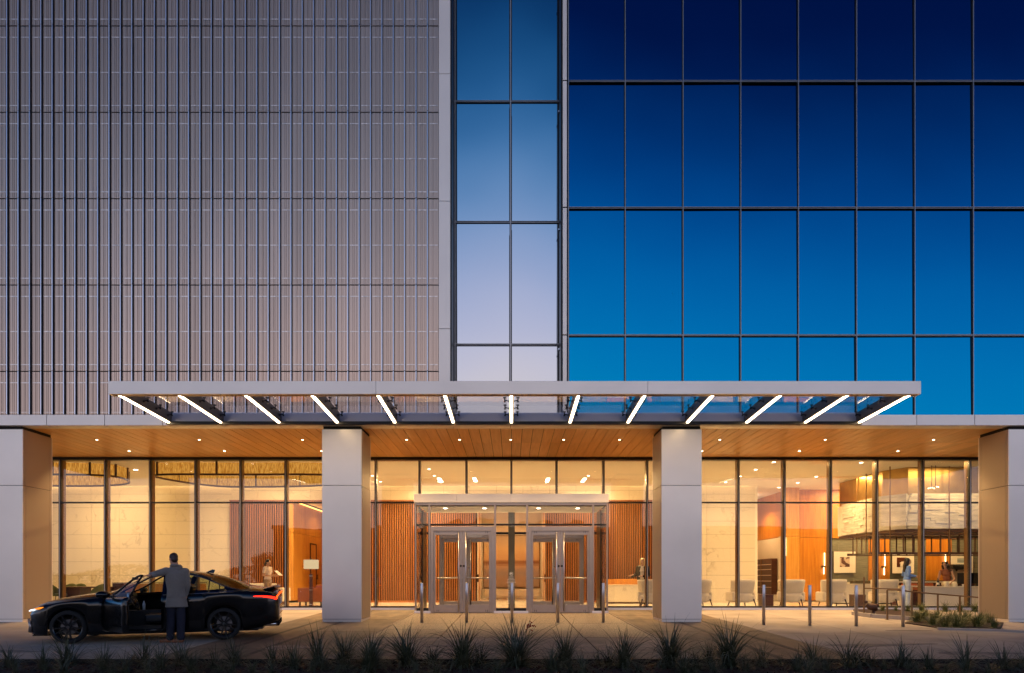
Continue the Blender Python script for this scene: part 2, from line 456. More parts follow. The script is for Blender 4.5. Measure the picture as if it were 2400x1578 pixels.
M['rust'] = pm('rust_blouse', (.38, .13, .06), .8, var=.15, scale=14)
M['ivory'] = pm('ivory_trousers', (.80, .72, .58), .8, var=.06, scale=10)
M['paper'] = pm('white_paper', (.78, .76, .72), .7)
M['leaf_dark'] = pm('dark_foliage', (.02, .03, .015), .8, var=.4, scale=2)
M['bark'] = pm('bark', (.06, .045, .035), .9)
# ================================================================ GROUND
def gp(px, py):
    d = (CAMZ + YG * SLOPE) / ((py - HY) / F + SLOPE)
    return PX(px, d), d, gz(d)
def zt(off):
    return lambda x, y: gz(y) + off

g = MB()
ys = [-160, -40, -5, 5, 11, YG, 60]
for a, b in zip(ys[:-1], ys[1:]):
    za, zb = gz(max(a, 5)) - .10, gz(max(b, 5)) - .10
    g.quad((-200, a, za), (200, a, za), (200, b, zb), (-200, b, zb))
struct(g.build('ground', M['asph']))

def slab_field(name, label_struct, xs, ys_, mat, gap=.018, bevel=True):
    root = bpy.data.objects.new(name, None); COL.objects.link(root)
    root['base'] = (0, 0, 0); root['kind'] = 'structure'
    for i in range(len(xs) - 1):
        for j in range(len(ys_) - 1):
            x0, x1, y0, y1 = xs[i] + gap/2, xs[i+1] - gap/2, ys_[j] + gap/2, ys_[j+1] - gap/2
            dz = rnd.uniform(-.0015, .0015)
            m = MB(); c = .006
            tz = lambda y: gz(y) + dz
            poly = [(x0, y0), (x1, y0), (x1, y1), (x0, y1)]
            n = len(m.v)
            m.v += [(x, y, gz(y) - .09) for x, y in poly]
            m.v += [(x, y, tz(y) - c) for x, y in poly]
            m.v += [(x0 + c, y0 + c, tz(y0)), (x1 - c, y0 + c, tz(y0)), (x1 - c, y1 - c, tz(y1)), (x0 + c, y1 - c, tz(y1))]
            for a in (0, 4):
                for k in range(4): m.f.append((a + k, a + (k+1) % 4, a + 4 + (k+1) % 4, a + 4 + k))
            m.f.append((8, 9, 10, 11))
            m.build('slab', mat, root)
    return root
EDGE = 11.22
yy = [EDGE, 12.8, 14.4, 16.0, 17.6, 19.2, 20.8, 22.3, 23.18]
slab_field('driveway', '', [-6.1, -4.62, -3.16], yy, M['paver'])
slab_field('driveway', '', [3.16, 4.55, 5.93], yy, M['paver'])
slab_field('entrance_paving', '', [-3.09, -1.55, 0, 1.55, 3.09], [14.75, 16.4, 18.1, 19.8, 21.72], M['agg'])
slab_field('pavement', '', [-3.16, -1.58, 0, 1.58, 3.16], [EDGE, 12.6, 13.7, 14.74], M['pale'])
slab_field('pavement', '', [-24, -21, -18, -15.2, -12.4, -9.2, -6.1], [EDGE, 13.3, 15.9, 18.5, 21.0, 23.18], M['conc'])
slab_field('pavement', '', [5.93, 8.0, 10.2, 12.6, 15, 18, 21, 24], [EDGE, 13.4, 15.6, 17.6, 19.6, 21.4, 23.18], M['conc'])
for s in (-1, 1):
    m = MB(); x0, x1 = sorted((s * 3.095, s * 3.155))
    m.prism([(x0, 14.75), (x1, 14.75), (x1, 23.18), (x0, 23.18)], zt(-.08), zt(.002))
    struct(m.build('paving_border', M['pale']))

for xb in (-5.3, -4.62, 4.55, 5.25):
    m = MB(); m.prism([(xb - .055, EDGE), (xb + .055, EDGE), (xb + .055, 22.4), (xb - .055, 22.4)], zt(-.05), zt(.0035)); struct(m.build('paving_band', M['dark_band']))
pr = random.Random(4)
for (x0, y0, a_, b_, t_) in ((7.2, 13.4, 1.15, .17, .12), (6.75, 13.15, .45, .10, .2), (9.4, 16.2, .5, .12, 0), (-9.5, 12.4, .8, .2, .1), (-1.2, 13.3, .45, .2, .3), (1.1, 12.3, .6, .18, -.1), (-4.2, 13.0, .5, .3, .2), (8.3, 12.2, .7, .16, 0)):
    poly = []
    for k in range(22):
        w = 2*math.pi*k/22; r_ = 1 + .22*math.sin(3*w + x0) + pr.uniform(-.12, .12)
        px_, py_ = a_*r_*math.cos(w), b_*r_*math.sin(w); poly.append((x0 + px_*math.cos(t_) - py_*math.sin(t_), y0 + px_*math.sin(t_) + py_*math.cos(t_)))
    m = MB(); m.prism(poly, zt(-.05), zt(.0042)); struct(m.build('paving_stain', M['stain']))
# planting bed along the drive
m = MB(); nx, ny = 150, 24
X0, X1, Y0, Y1 = -15, 15, 7.2, EDGE - .02
hh = {}
for j in range(ny + 1):
    for i in range(nx + 1):
        x = X0 + (X1 - X0) * i / nx; y = Y0 + (Y1 - Y0) * j / ny
        hump = .05 * math.sin(math.pi * (y - Y0) / (Y1 - Y0))
        m.v.append((x, y, gz(max(y, 5)) - .045 + hump + rnd.uniform(-.014, .014)))
for j in range(ny):
    for i in range(nx):
        a = j * (nx + 1) + i; m.f.append((a, a+1, a+nx+2, a+nx+1))
struct(m.build('planting_bed', M['mulch'], smooth=True))
def bed_z(y): return gz(max(y, 5)) - .045 + .05 * math.sin(math.pi * (y - Y0) / (Y1 - Y0))
m = MB()
for k in range(9000):
    x = rnd.uniform(-11, 11); y = rnd.uniform(9.0, EDGE - .05); L = rnd.uniform(.012, .04); w = L * rnd.uniform(.25, .5)
    Mx = Matrix.Translation((x, y, bed_z(y) + rnd.uniform(.0, .018))) @ Euler((rnd.uniform(-.7, .7), rnd.uniform(-.7, .7), rnd.uniform(0, 6.28))).to_matrix().to_4x4()
    p = [Mx @ Vector(q) for q in ((-L, -w, 0), (L, -w * .6, 0), (L * .8, w, .004), (-L * .8, w * .8, .003))]
    m.quad(*[tuple(q) for q in p])
stuff(m.build('bark_mulch', M['chip']))
m = MB(); m.box(-15, 15, EDGE - .018, EDGE - .006, gz(EDGE) - .2, gz(EDGE) + .035)
struct(m.build('bed_edging', M['steel_edge']))

# ================================================================ METAL-CLAD WALL (upper left)
S = .3072
XF0 = PX(19.2, YF) - 2 * S
ZJ = [PZ(972.7, YF)] + [PZ(60.8 + 202.4 * j, YF) for j in (4, 3, 2, 1, 0)] + [18.3]
wall = thing('metal_clad_wall', 'taupe ribbed metal wall with thin vertical fins above the left side of the entrance', 'metal wall', (-8, YF, 0))
XE = PX(1028, YF)
nb = int((XE - XF0) / S) + 1
m = MB(); m.box(-14.6, XE, YF + .04, YF + .4, ZJ[0] - .02, 18.4); m.build('wall_core', M['joint'], wall)
def rib_mesh(h, w=S):
    m = MB()
    prof = [(0, .03), (.030, .03), (.036, 0)]
    for gx in (.125, .165, .232):
        prof += [(gx - .007, 0), (gx - .004, .018), (gx + .004, .018), (gx + .007, 0)]
    prof += [(w - .022, 0), (w - .016, .03), (w, .03)]
    prof = [(min(a, w), b) for a, b in prof]
    n = len(prof)
    for (a, b) in prof: m.v += [(a, b, 0), (a, b, h)]
    for i in range(n - 1): m.f.append((2*i, 2*i+2, 2*i+3, 2*i+1))
    k = len(m.v)
    for i in range(n): m.v += [(prof[i][0], .034, h), (prof[i][0], .034, 0)]
    for i in range(n - 1):
        m.f.append((2*i+1, 2*i+3, k + 2*i+2, k + 2*i)); m.f.append((2*i, k + 2*i+1, k + 2*i+3, 2*i+2))
    return m.mesh('ribbed_panel', M['clad'])
rib = {}; finm = {}
for r in range(len(ZJ) - 1):
    h = ZJ[r+1] - ZJ[r] - .030
    key = round(h, 3)
    if key not in rib:
        rib[key] = rib_mesh(h)
        b = MB(); b.box(-.010, .010, -.062, -.050, 0, h + .012); b.box(-.006, .006, -.050, .03, 0, h + .012)
        fm = b.mesh('fin', [M['fin'], M['shaded_fin_web']]); finm[key] = fm
        for i_, p_ in enumerate(fm.polygons): p_.material_index = 0 if i_ < 6 else 1
    for k in range(nb):
        x = XF0 + k * S
        if x + S > XE + .01:
            lastw = XE - x
            if lastw > .05: put(rib_mesh(h, lastw), 'wall_panel', wall, (x, YF, ZJ[r] + .011))
        else:
            put(rib[key], 'wall_panel', wall, (x, YF + rnd.uniform(-.002, .002), ZJ[r] + .011))
        put(finm[key], 'fin', wall, (x, YF, ZJ[r] + .006))
m = MB()
for j in range(-1, 6):
    zj = PZ(60.8 + 202.4 * j, YF)
    for off in (15.5, -27, -109.4):
        z = zj + off / F * YF
        if z < ZJ[0] + .05 or z > 18: continue
        for k in range(nb):
            x = XF0 + k * S + .04
            if x + .24 < XE: m.box(x, x + .235, YF - .004, YF + .01, z - .014, z + .014)
z = ZJ[0] + .07
for k in range(nb - 1): m.box(XF0 + k * S + .04, XF0 + k * S + .275, YF - .004, YF + .01, z - .008, z + .008)
stuff(m.build('perforated_strip', M['clad_clip'], wall))

def panel_run(parent, rects, mat, y0, y1, gap=.010, name='panel'):
    for (x0, x1, z0, z1) in rects:
        m = MB(); m.box(x0 + gap/2, x1 - gap/2, y0, y1, z0 + gap/2, z1 - gap/2)
        o = m.build(name, mat, parent, bevel=.003)
# corner panels beside the recess
cp = thing('corner_pilaster', 'pale grey metal pilaster strip between the ribbed wall and recessed glass', 'pilaster', (PX(1042, YF), YF, 5.5))
x0, x1 = PX(1028.5, YF), PX(1056, YF)
zz = [ZJ[0] - .01] + [PZ(y, YF) for y in (772.5, 474, 176.4)] + [18.3]
m = MB(); m.box(x0 + .01, x1 - .012, YF + .0, YF + .9, zz[0], 18.2); m.build('core', M['dark'], cp)
panel_run(cp, [(x0, x1, a, b) for a, b in zip(zz[:-1], zz[1:])], M['acm'], YF - .05, YF + .02)

# ---- recessed glazing
YM = 19.3
mg = thing('recessed_curtain_wall', 'narrow recessed strip of pale lavender reflecting glass, two panes wide', 'curtain wall', (PX(1190, YM), YM, 5.5))
xs = [(PX(1071, YM), PX(1194.2, YM)), (PX(1199.2, YM), PX(1307, YM))]
zr = [PZ(990, YM), PZ(808.7, YM), PZ(522, YM), PZ(240, YM), 18.3]
for (a, b) in xs:
    for z0, z1 in zip(zr[:-1], zr[1:]):
        w, h = b - a, z1 - z0 - .05
        m = MB(); m.box(-w/2, w/2, 0, .02, -h/2, h/2)
        put(m.mesh('pane', M['mid_glass']), 'pane', mg, ((a+b)/2, YM + .03, (z0+z1)/2), rot=(rad(1.2 + rnd.uniform(-.12, .12)), 0, rad(rnd.uniform(-.15, .15))))
for (a, b, mt, y0) in ((PX(1062, YM), PX(1071, YM), 'dark', YM - .03), (PX(1066, YM), PX(1068, YM), 'capmetal', YM - .07), (PX(1193.4, YM), PX(1200, YM), 'dark', YM), (PX(1195.4, YM), PX(1198, YM), 'capmetal', YM - .06),
                       (PX(1306.5, YM), PX(1313, YM), 'dark', YM - .02)):
    m = MB(); m.box(a, b, y0, YM + .1, zr[0], 18.3); m.build('mullion', M[mt], mg)
for z in zr[1:-1]:
    m = MB(); m.box(PX(1062, YM), PX(1313, YM), YM - .018, YM + .09, z - .035, z + .035); m.build('transom', M['dark'], mg)
    for s in (-1, 1):
        m = MB(); m.box(PX(1064, YM), PX(1312, YM), YM - .05, YM - .02, z + s * .018 - .007, z + s * .018 + .007); m.build('transom_cap', M['capmetal'], mg)
m = MB(); m.box(PX(1056, YF) + .002, PX(1056, YF) + .03, YF + .03, YM + .1, zr[0], 18.3); m.build('left_reveal', M['dark'], mg)
m = MB(); m.box(PX(1317, YF) - .03, PX(1317, YF) - .002, YF + .03, YM + .1, zr[0], 18.3); m.build('right_reveal', M['dark'], mg)
for y in (10, 280.5, 552, 828):
    m = MB(); m.box(PX(1308, YM - .3), PX(1317, YF) - .032, YM - .35, YM - .25, PZ(y + 1.5, YM), PZ(y - 1.5, YM)); m.build('bracket', M['fin'], mg)

# ---- right curtain wall
cw = thing('blue_curtain_wall', 'large wall of deep blue reflecting glass panes right of the recess', 'curtain wall', (6, YF, 5.5))
vx = [1332, 1465, 1600.5, 1735.5, 1870.6, 2006.7, 2143, 2280, 2416, 2552]
hz = [PZ(975, YF), PZ(786.5, YF), PZ(488, YF), PZ(191.5, YF), 18.3]
for a, b in zip(vx[:-1], vx[1:]):
    for z0, z1 in zip(hz[:-1], hz[1:]):
        w, h = (b - a) / F * YF - .04, z1 - z0 - .04
        m = MB(); m.box(-w/2, w/2, 0, .02, -h/2, h/2)
        put(m.mesh('pane', M['blue_glass']), 'pane', cw, (PX((a+b)/2, YF), YF + .03, (z0+z1)/2), rot=(rad(-.5 + rnd.uniform(-.3, .3)), 0, rad(rnd.uniform(-.4, .4))))
m = MB(); m.box(PX(1317, YF) + .01, 16, YF + .07, YF + .35, hz[0] - .01, 18.3); m.build('backing', M['joint'], cw)
for v in vx:
    x = PX(v, YF)
    m = MB(); m.box(x - .025, x + .025, YF, YF + .069, hz[0], 18.3); m.build('mullion', M['dark'], cw)
    m = MB(); m.box(x - .008, x + .008, YF - .035, YF - .001, hz[0], 18.3); m.build('mullion_cap', M['capmetal'], cw)
for z in hz[1:-1]:
    m = MB(); m.box(PX(1330, YF), 16, YF - .006, YF + .067, z - .030, z + .030); m.build('transom', M['dark'], cw)
    for s in (-1, 1):
        m = MB(); m.box(PX(1333, YF), 16, YF - .028, YF - .007, z + s * .016 - .006, z + s * .016 + .006); m.build('transom_cap', M['capmetal'], cw)
m = MB(); m.box(PX(1330, YF), 16, YF - .02, YF + .06, hz[0] - .03, hz[0] + .02); m.build('transom', M['dark'], cw)
panel_run(cw, [(PX(1317.5, YF), PX(1329.5, YF), a, b) for a, b in zip(hz[:-1], hz[1:])], M['acm'], YF - .04, YF + .04, .03, 'edge_panel')

# ---- fascia band over the entrance
fb = thing('fascia_band', 'long pale metal fascia band above the timber soffit', 'fascia', (0, YF, 5.2))
ZL, ZU = PZ(999.5, YF), PZ(973.5, YF)
bx = [PX(114.5 + 135.3 * k, YF) for k in range(-1, 18)]
bx = [-16] + bx + [16]
panel_run(fb, [(a, b, ZL, ZU) for a, b in zip(bx[:-1], bx[1:])], M['acm'], YF - .09, YF - .03, .014)
for a, b in zip(bx[:-1], bx[1:]):
    m = MB(); m.box(a + .006, b - .006, YF - .028, YF + .30, ZL + .001, ZL + .03); m.build('soffit_lip', M['acm'], fb)
m = MB(); m.box(-16, 16, YF - .02, YF + .02, ZL + .04, ZU - .005); m.build('backing', M['joint'], fb)

# ================================================================ TIMBER SOFFIT
ZS = 5.19
sf = thing('timber_soffit', 'warm orange timber plank soffit over the entrance walk', 'soffit', (0, 21, ZS))
for (y0, y1) in ((YF + .31, 20.80), (20.812, YG - .05)):
    m = MB(); w = .286
    m.box(0, w, 0, y1 - y0, 0, .02)
    me = m.mesh('soffit_plank', M['soffit'])
    for k in range(-56, 57):
        put(me, 'plank', sf, (k * .3 + .004, y0, ZS + rnd.uniform(0, .0025)))
m = MB(); m.box(-17, 17, YF + .03, YG + .3, ZS + .03, ZS + .25); m.build('backing', M['slat_back'], sf)
def disc_light(x, y, z, label, group, e, r=.055, angle=115, emat='down'):
    t = thing('recessed_downlight', label, 'ceiling light', (x, y, z), group)
    m = MB(); m.lathe([(r + .02, -.006), (r + .02, .01)], (x, y, z), 16); m.build('trim_ring', M['acm'], t)
    m = MB(); m.lathe([(r, -.010), (r, -.006)], (x, y, z), 16); m.build('lens', M[emat], t)
    if e: spot('downlight_lamp', t, (x, y, z - .03), e, angle=angle)
    return t
for i, px in enumerate((227, 467, 709, 953, 1077, 1197, 1321, 1452, 1687, 1934, 2188)):
    disc_light(PX(px, 20.3), 20.3, ZS, nth(i + 1) + ' small downlight from the left in the front row of the timber soffit', 'front row of soffit downlights', 300 if 1000 < px < 1400 else 540, .03, 105)
for i, px in enumerate((302.5, 526, 754, 1645, 1873.5, 2104.5)):
    disc_light(PX(px, 22.1), 22.1, ZS, nth(i + 1) + ' small downlight from the left in the rear row of the timber soffit', 'rear row of soffit downlights', 480, .036, 105)

# ================================================================ COLUMNS
def column(x0, x1, label):
    t = thing('clad_column', label, 'column', ((x0+x1)/2, YF + .6, gz(YF)), 'metal clad columns along the entrance')
    y0, y1 = YF, YF + 1.2; zb = gz(y0) - .06; zj = 3.585; ztp = 5.105; g_ = .006
    m = MB(); m.box(x0 + .03, x1 - .03, y0 + .03, y1 - .03, zb, ZS + .02); m.build('core', M['joint'], t)
    m = MB(); m.box(x0 + .012, x1 - .012, y0 + .012, y1 - .012, zb + .01, zb + .13); m.build('plinth', M['acm'], t)
    for a, b in ((zb + .14, zj - g_), (zj + g_, ztp)):
        m = MB(); m.box(x0, x1, y0, y0 + .025, a, b); m.build('front_panel', M['acm'], t, bevel=.003)
        m = MB(); m.box(x0, x1, y1 - .025, y1, a, b); m.build('rear_panel', M['acm'], t, bevel=.003)
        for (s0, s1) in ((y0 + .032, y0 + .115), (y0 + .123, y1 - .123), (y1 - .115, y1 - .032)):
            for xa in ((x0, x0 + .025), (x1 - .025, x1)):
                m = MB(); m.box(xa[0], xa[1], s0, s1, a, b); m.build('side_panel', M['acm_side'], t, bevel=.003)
u = YF / F
column(-1145.8*u - 1.085, -1145.8*u, 'pale metal clad column at the far left edge behind the car')
column(-444.2*u, -351.7*u, 'pale metal clad column left of the entrance doors')
column(351.7*u, 445.7*u, 'pale metal clad column right of the entrance doors')
column(1165*u, 1165*u + 1.085, 'pale metal clad column at the far right edge beside the plants')

# ================================================================ CANOPY
YC = 15.85
cn = thing('entrance_canopy', 'long flat metal and glass canopy with lit beams projecting over the drive', 'canopy', (0, 17, 5.3))
zc0, zc1 = PZ(924, YC), PZ(893, YC)
cx = [PX(253, YC), PX(881, YC), PX(1518.5, YC), PX(2159, YC)]
panel_run(cn, [(a, b, zc0, zc1) for a, b in zip(cx[:-1], cx[1:])], M['acm'], YC, YC + .05, .006, 'fascia_panel')
for a, b in zip(cx[:-1], cx[1:]):
    m = MB(); m.box(a + .004, b - .004, YC + .052, YC + .22, zc0 + .004, zc0 + .02); m.build('fascia_lip', M['bronze'], cn)
m = MB(); m.box(cx[0] + .01, cx[-1] - .01, YC + .052, YC + .12, zc0 + .03, zc1 - .01); m.build('fascia_core', M['canopy_dark'], cn)
boff = [-928, -787, -629.5, -472, -316, -158, -.5, 158.3, 315.3, 476, 636.5, 795, 941]
YB = 18.36
zbf, zbb = PZ(927, YC + .2), PZ(991, YB)
bxs = []
for o in boff:
    x = o / F * YC
    bxs.append(x)
    m = MB()
    hw = .055
    y0, y1 = YC + .13, YB
    v = [(x - hw, y0, zbf), (x + hw, y0, zbf), (x + hw, y1, zbb), (x - hw, y1, zbb)]
    top = .27
    n = len(m.v); m.v += v + [(a, b, c + top) for a, b, c in v]
    m.f += [(0, 3, 2, 1), (4, 5, 6, 7), (0, 1, 5, 4), (1, 2, 6, 5), (2, 3, 7, 6), (3, 0, 4, 7)]
    beam = m.build('beam', M['canopy_dark'], cn)
    m = MB(); hw = .031
    m.v += [(x - hw, y0 + .03, zbf - .006), (x + hw, y0 + .03, zbf - .006), (x + hw, y1 - .05, zbb - .006), (x - hw, y1 - .05, zbb - .006)]
    m.v = [(a, b, c - .016) for a, b, c in m.v]; m.v += [(a, b, c + .021) for a, b, c in m.v]
    m.f += [(0, 3, 2, 1), (4, 5, 6, 7), (0, 1, 5, 4), (1, 2, 6, 5), (2, 3, 7, 6), (3, 0, 4, 7)]
    m.build('light_strip', M['led'], beam)
    for s in (-1, 1):
        if (o == boff[0] and s < 0) or (o == boff[-1] and s > 0): continue
        for q in (16.35, 16.95, 17.55, 18.15):
            tq = (q - y0) / (y1 - y0); zb_ = zbf + (zbb - zbf) * tq
            xa, xb = x + s * .055, x + s * .165
            m = MB()
            m.tube([(xa, q, zb_ + .14), (xb, q, zb_ + .17)], .013, 6)
            m.lathe([(.036, -.01), (.036, .012)], (xa, q, zb_ + .14), 8, 'x')
            m.tube([(xb, q, zb_ + .13), (xb, q, zb_ + .238)], .013, 6)
            m.lathe([(.04, .218), (.04, .238)], (xb, q, zb_), 8)
            m.lathe([(.028, .12), (.02, .15)], (xb, q, zb_), 8)
            m.build('glass_fitting', M['black_plastic'], beam)
for a, b in zip(bxs[:-1], bxs[1:]):
    m = MB(); za, zb_ = zbf + .25, zbb + .245
    y0, y1 = YC + .24, YB - .02
    v = [(a + .10, y0, za), (b - .10, y0, za), (b - .10, y1, zb_), (a + .10, y1, zb_)]
    m.v += v + [(p, q, r_ + .016) for p, q, r_ in v]
    m.f += [(0, 3, 2, 1), (4, 5, 6, 7), (0, 1, 5, 4), (1, 2, 6, 5), (2, 3, 7, 6), (3, 0, 4, 7)]
    m.build('glass_pane', M['roof_glass'], cn)
m = MB(); m.box(bxs[0] - .055, bxs[-1] + .055, YB + .002, YB + .035, zbb + .03, zbb + .27); m.build('wall_channel', M['canopy_grey'], cn)
m = MB(); m.box(bxs[0] - .07, bxs[-1] + .07, YB - .06, YB + .03, zbb - .055, zbb + .024); m.build('wall_bar', M['dark'], cn)
for s, xx in ((-1, cx[0]), (1, cx[-1])):
    m = MB(); x0, x1 = (xx, xx + .03) if s < 0 else (xx - .03, xx)
    m.box(x0, x1, YC + .052, YC + .26, zc0, zc1); m.build('end_cap', M['acm'], cn)

# ================================================================ SHOPFRONT GLAZING
sg = thing('glass_shopfront', 'full height lobby glazing with dark mullions behind the columns', 'shopfront', (0, YG, 0))
mx = [-68, 37.4, 142.9, 248.3, 353.8, 459.7, 564.9, 670.5, 776, 881.2, 983.4, 1093.4, 1198.5, 1304.3, 1414.3, 1516.3, 1622.5, 1729.9, 1837.6, 1945.8, 2053.9, 2161.6, 2271.2, 2380, 2490]
ZH, ZT, ZSill = PZ(1079, YG), PZ(1178.3, YG), .115
m = MB(); m.box(-19, 19, YG - .08, YG + .2, ZH, ZS + .005); m.build('head_frame', M['dark'], sg)
XL, XR = PX(983.4, YG), PX(1414.3, YG)
for a, b in ((-19, XL), (XR, 19)):
    m = MB(); m.box(a, b, YG - .09, YG + .18, -.03, ZSill - .05); m.build('sill', M['canopy_grey'], sg)
    m = MB(); m.box(a, b, YG - .05, YG + .19, ZSill - .048, ZSill); m.build('sill_frame', M['dark'], sg)
    m = MB(); m.box(a, b, YG - .06, YG + .12, ZT - .022, ZT + .022); m.build('transom', M['dark'], sg)
for i, v in enumerate(mx):
    x = PX(v, YG); inner = XL + .1 < x < XR - .1
    z0 = ZT if inner else ZSill
    m = MB(); m.box(x - .034, x + .034, YG - .075, YG + .03, z0 + .001, ZH - .001); m.build('mullion', M['dark'], sg)
    m = MB(); m.box(x - .012, x + .012, YG - .085, YG - .076, z0 + .001, ZH - .001); m.build('mullion_cap', M['capmetal'], sg)
    m = MB(); m.box(x - .034, x + .034, YG + .032, YG + .21, z0 + .001, ZH - .001); m.build('inner_mullion', M['bronze'], sg)  # lobby glow put into colour: same mullion browner inside, near black outside
for a, b in zip(mx[:-1], mx[1:]):
    xa, xb = PX(a, YG) + .036, PX(b, YG) - .036
    rows = [(ZT + .024, ZH - .003)]
    if not (XL - .05 < (xa + xb) / 2 < XR + .05): rows.append((ZSill + .002, ZT - .024))
    for z0, z1 in rows:
        w, h = xb - xa, z1 - z0
        m = MB(); m.box(-w/2, w/2, 0, .016, -h/2, h/2)
        put(m.mesh('pane', M['glass']), 'pane', sg, ((xa+xb)/2, YG, (z0+z1)/2), rot=(rad(rnd.uniform(-.1, .1)), 0, rad(rnd.uniform(-.15, .15))))

# ================================================================ ENTRANCE VESTIBULE
YV = 21.75
vb = thing('entrance_vestibule', 'projecting glass entrance lobby with two pairs of metal framed doors', 'vestibule', (0, YV, gz(YV)))
zv0 = gz(YV)
zf0, zf1 = PZ(1179, YV), PZ(1158, YV)
panel_run(vb, [(PX(a, YV), PX(b, YV), zf0, zf1) for a, b in ((971, 1070.6), (1070.6, 1198), (1198, 1426))], M['acm'], YV - .10, YV - .06, .008, 'fascia_panel')
m = MB(); m.box(PX(971.5, YV), PX(1425.5, YV), YV - .058, YG - .1, zf0 + .005, zf1 - .005); m.build('roof', M['acm'], vb)
m = MB(); m.box(PX(973, YV), PX(1424, YV), YV - .05, YV + .05, PZ(1184.5, YV), zf0 + .003); m.build('head_rail', M['doormetal'], vb)
zg1 = PZ(1185, YV)
ztr = PZ(1230, YV)
def vbox(name, a, b, y0, y1, z0, z1, mat, bev=.004):
    m = MB(); m.box(PX(a, YV), PX(b, YV), y0, y1, z0, z1); return m.build(name, M[mat], vb, bevel=bev)
for a, b in ((972.6, 976.2), (1004.8, 1008.8), (1158.3, 1162.6), (1233.3, 1237.6), (1388, 1392), (1421, 1424.6)):
    vbox('mullion', a, b, YV - .055, YV + .055, zv0, zg1, 'doormetal')
for a, b in ((976.4, 1004.6), (1162.8, 1233.1), (1392.2, 1420.8)):
    vbox('transom', a, b, YV - .03, YV + .04, ztr - .028, ztr + .028, 'dark')
    vbox('sill', a - 5, b + 5, YV - .09, YV - .056, zv0 - .02, zv0 + .07, 'canopy_grey')
    vbox('sill_frame', a, b, YV - .054, YV + .05, zv0 + .02, zv0 + .16, 'dark')
    for z0, z1 in ((zv0 + .162, ztr - .03), (ztr + .03, zg1 - .03)):
        vbox('pane', a + .2, b - .2, YV, YV + .014, z0, z1, 'door_glass', 0)
for a, b in ((1009, 1158.1), (1237.8, 1387.8)):
    vbox('transom', a, b, YV - .03, YV + .04, ztr - .028, ztr + .028, 'dark')
    vbox('pane', a + .2, b - .2, YV, YV + .014, ztr + .03, zg1 - .03, 'door_glass', 0)
m = MB(); m.box(PX(976, YV), PX(1421, YV), YV - .02, YV + .03, zg1 - .028, zg1 - .002); m.build('head_bead', M['dark'], vb)
# side glazing and ceiling
for s in (-1, 1):
    x = s * 3.045
    m = MB(); m.box(x - .007, x + .007, YV + .06, YG - .1, .1, zg1); m.build('side_pane', M['door_glass'], vb)
    m = MB(); m.box(x - .03, x + .03, YG - .1, YG + 1.0, -.02, zg1); m.build('side_post', M['dark'], vb)
    m = MB(); m.box(x - .02, x + .02, YV + .06, YG - .1, ztr - .03, ztr + .03); m.build('side_transom', M['dark'], vb)
m = MB(); m.box(-3.0, 3.0, YV + .06, YG + 1.0, zg1 + .01, zg1 + .04); m.build('ceiling_panel', M['ceil'], vb)
m = MB(); m.box(-3.0, 3.0, YV + .06, YG + 1.0, -.035, .0); m.build('entrance_mat', M['floor'], vb)
for x in (-2.2, -.9, .9, 2.2):
    m = MB(); m.lathe([(.06, 0), (.06, .012)], (x, 22.7, zg1 - .004), 14); m.build('downlight', M['down'], vb)
    spot('downlight_lamp', vb, (x, 22.7, zg1 - .04), 90)

def door_pair(a, b, Y, zb, ztop, mirror_bar=False):
    """outer frame and two glazed leaves; a, b = frame edges in metres"""
    m = MB(); fw = .10
    m.box(a, a + fw, Y - .06, Y + .06, zb, ztop); m.box(b - fw, b, Y - .06, Y + .06, zb, ztop); m.box(a + fw, b - fw, Y - .06, Y + .06, ztop - .15, ztop)
    m.build('door_frame', M['doormetal'], vb, bevel=.006)
    mid = (a + b) / 2; lz1 = ztop - .155; lz0 = zb + .012
    for s in (-1, 1):
        x0, x1 = (a + fw + .004, mid - .004) if s < 0 else (mid + .004, b - fw - .004)
        m = MB()
        st = .055; ms = .09
        xo0, xi1 = (x0 + st, x1 - ms) if s < 0 else (x0 + ms, x1 - st)
        m.box(x0, xo0, Y - .025, Y + .025, lz0, lz1); m.box(xi1, x1, Y - .025, Y + .025, lz0, lz1)
        m.box(xo0, xi1, Y - .025, Y + .025, lz0, lz0 + .25); m.box(xo0, xi1, Y - .025, Y + .025, lz1 - .12, lz1)
        d = m.build('door', M['doormetal'], vb, bevel=.004)
        m = MB(); m.box(xo0, xi1, Y - .006, Y + .006, lz0 + .25, lz1 - .12); m.build('glass', M['door_glass'], d)
        xb = mid + s * .115
        m = MB(); m.tube([(xb, Y - .085, lz0 + .05), (xb, Y - .085, lz1 - .03)], .019, 10)
        for z in (lz0 + .18, 1.3, lz1 - .10): m.tube([(xb, Y - .085, z), (xb, Y - .02, z)], .011, 6)
        m.build('pull_bar', M['steel'], d, smooth=True)
        xe = x0 + .10 if s < 0 else x1 - .10
        m = MB(); m.tube([(xe, Y + .035, 1.07), (xe, Y + .085, 1.07), (xb - s * .0, Y + .085, 1.09), (xb, Y + .085, 1.16), (xb, Y + .03, 1.18)], .021, 8)
        m.lathe([(.032, 0), (.032, .05)], (xe - s * 0, Y + .03, 1.07), 10, 'y')
        m.build('push_bar', M['steel'], d, smooth=True)
        m = MB(); m.lathe([(.033, -.012), (.030, 0)], (mid + s * .05, Y - .026, 1.46), 12, 'y'); m.build('lock', M['chrome'], d)
        m = MB()
        for z in (lz0 + .06, lz1 - .035):
            for q in (-.035, .02): m.box((x0 + .13 if s < 0 else x1 - .13) + q, (x0 + .13 if s < 0 else x1 - .13) + q + .012, Y - .030, Y - .024, z - .03, z + .03)
        stuff(m.build('pivot_bolts', M['black_plastic'], d))
door_pair(PX(1009.4, YV), PX(1158, YV), YV, zv0, PZ(1234, YV))
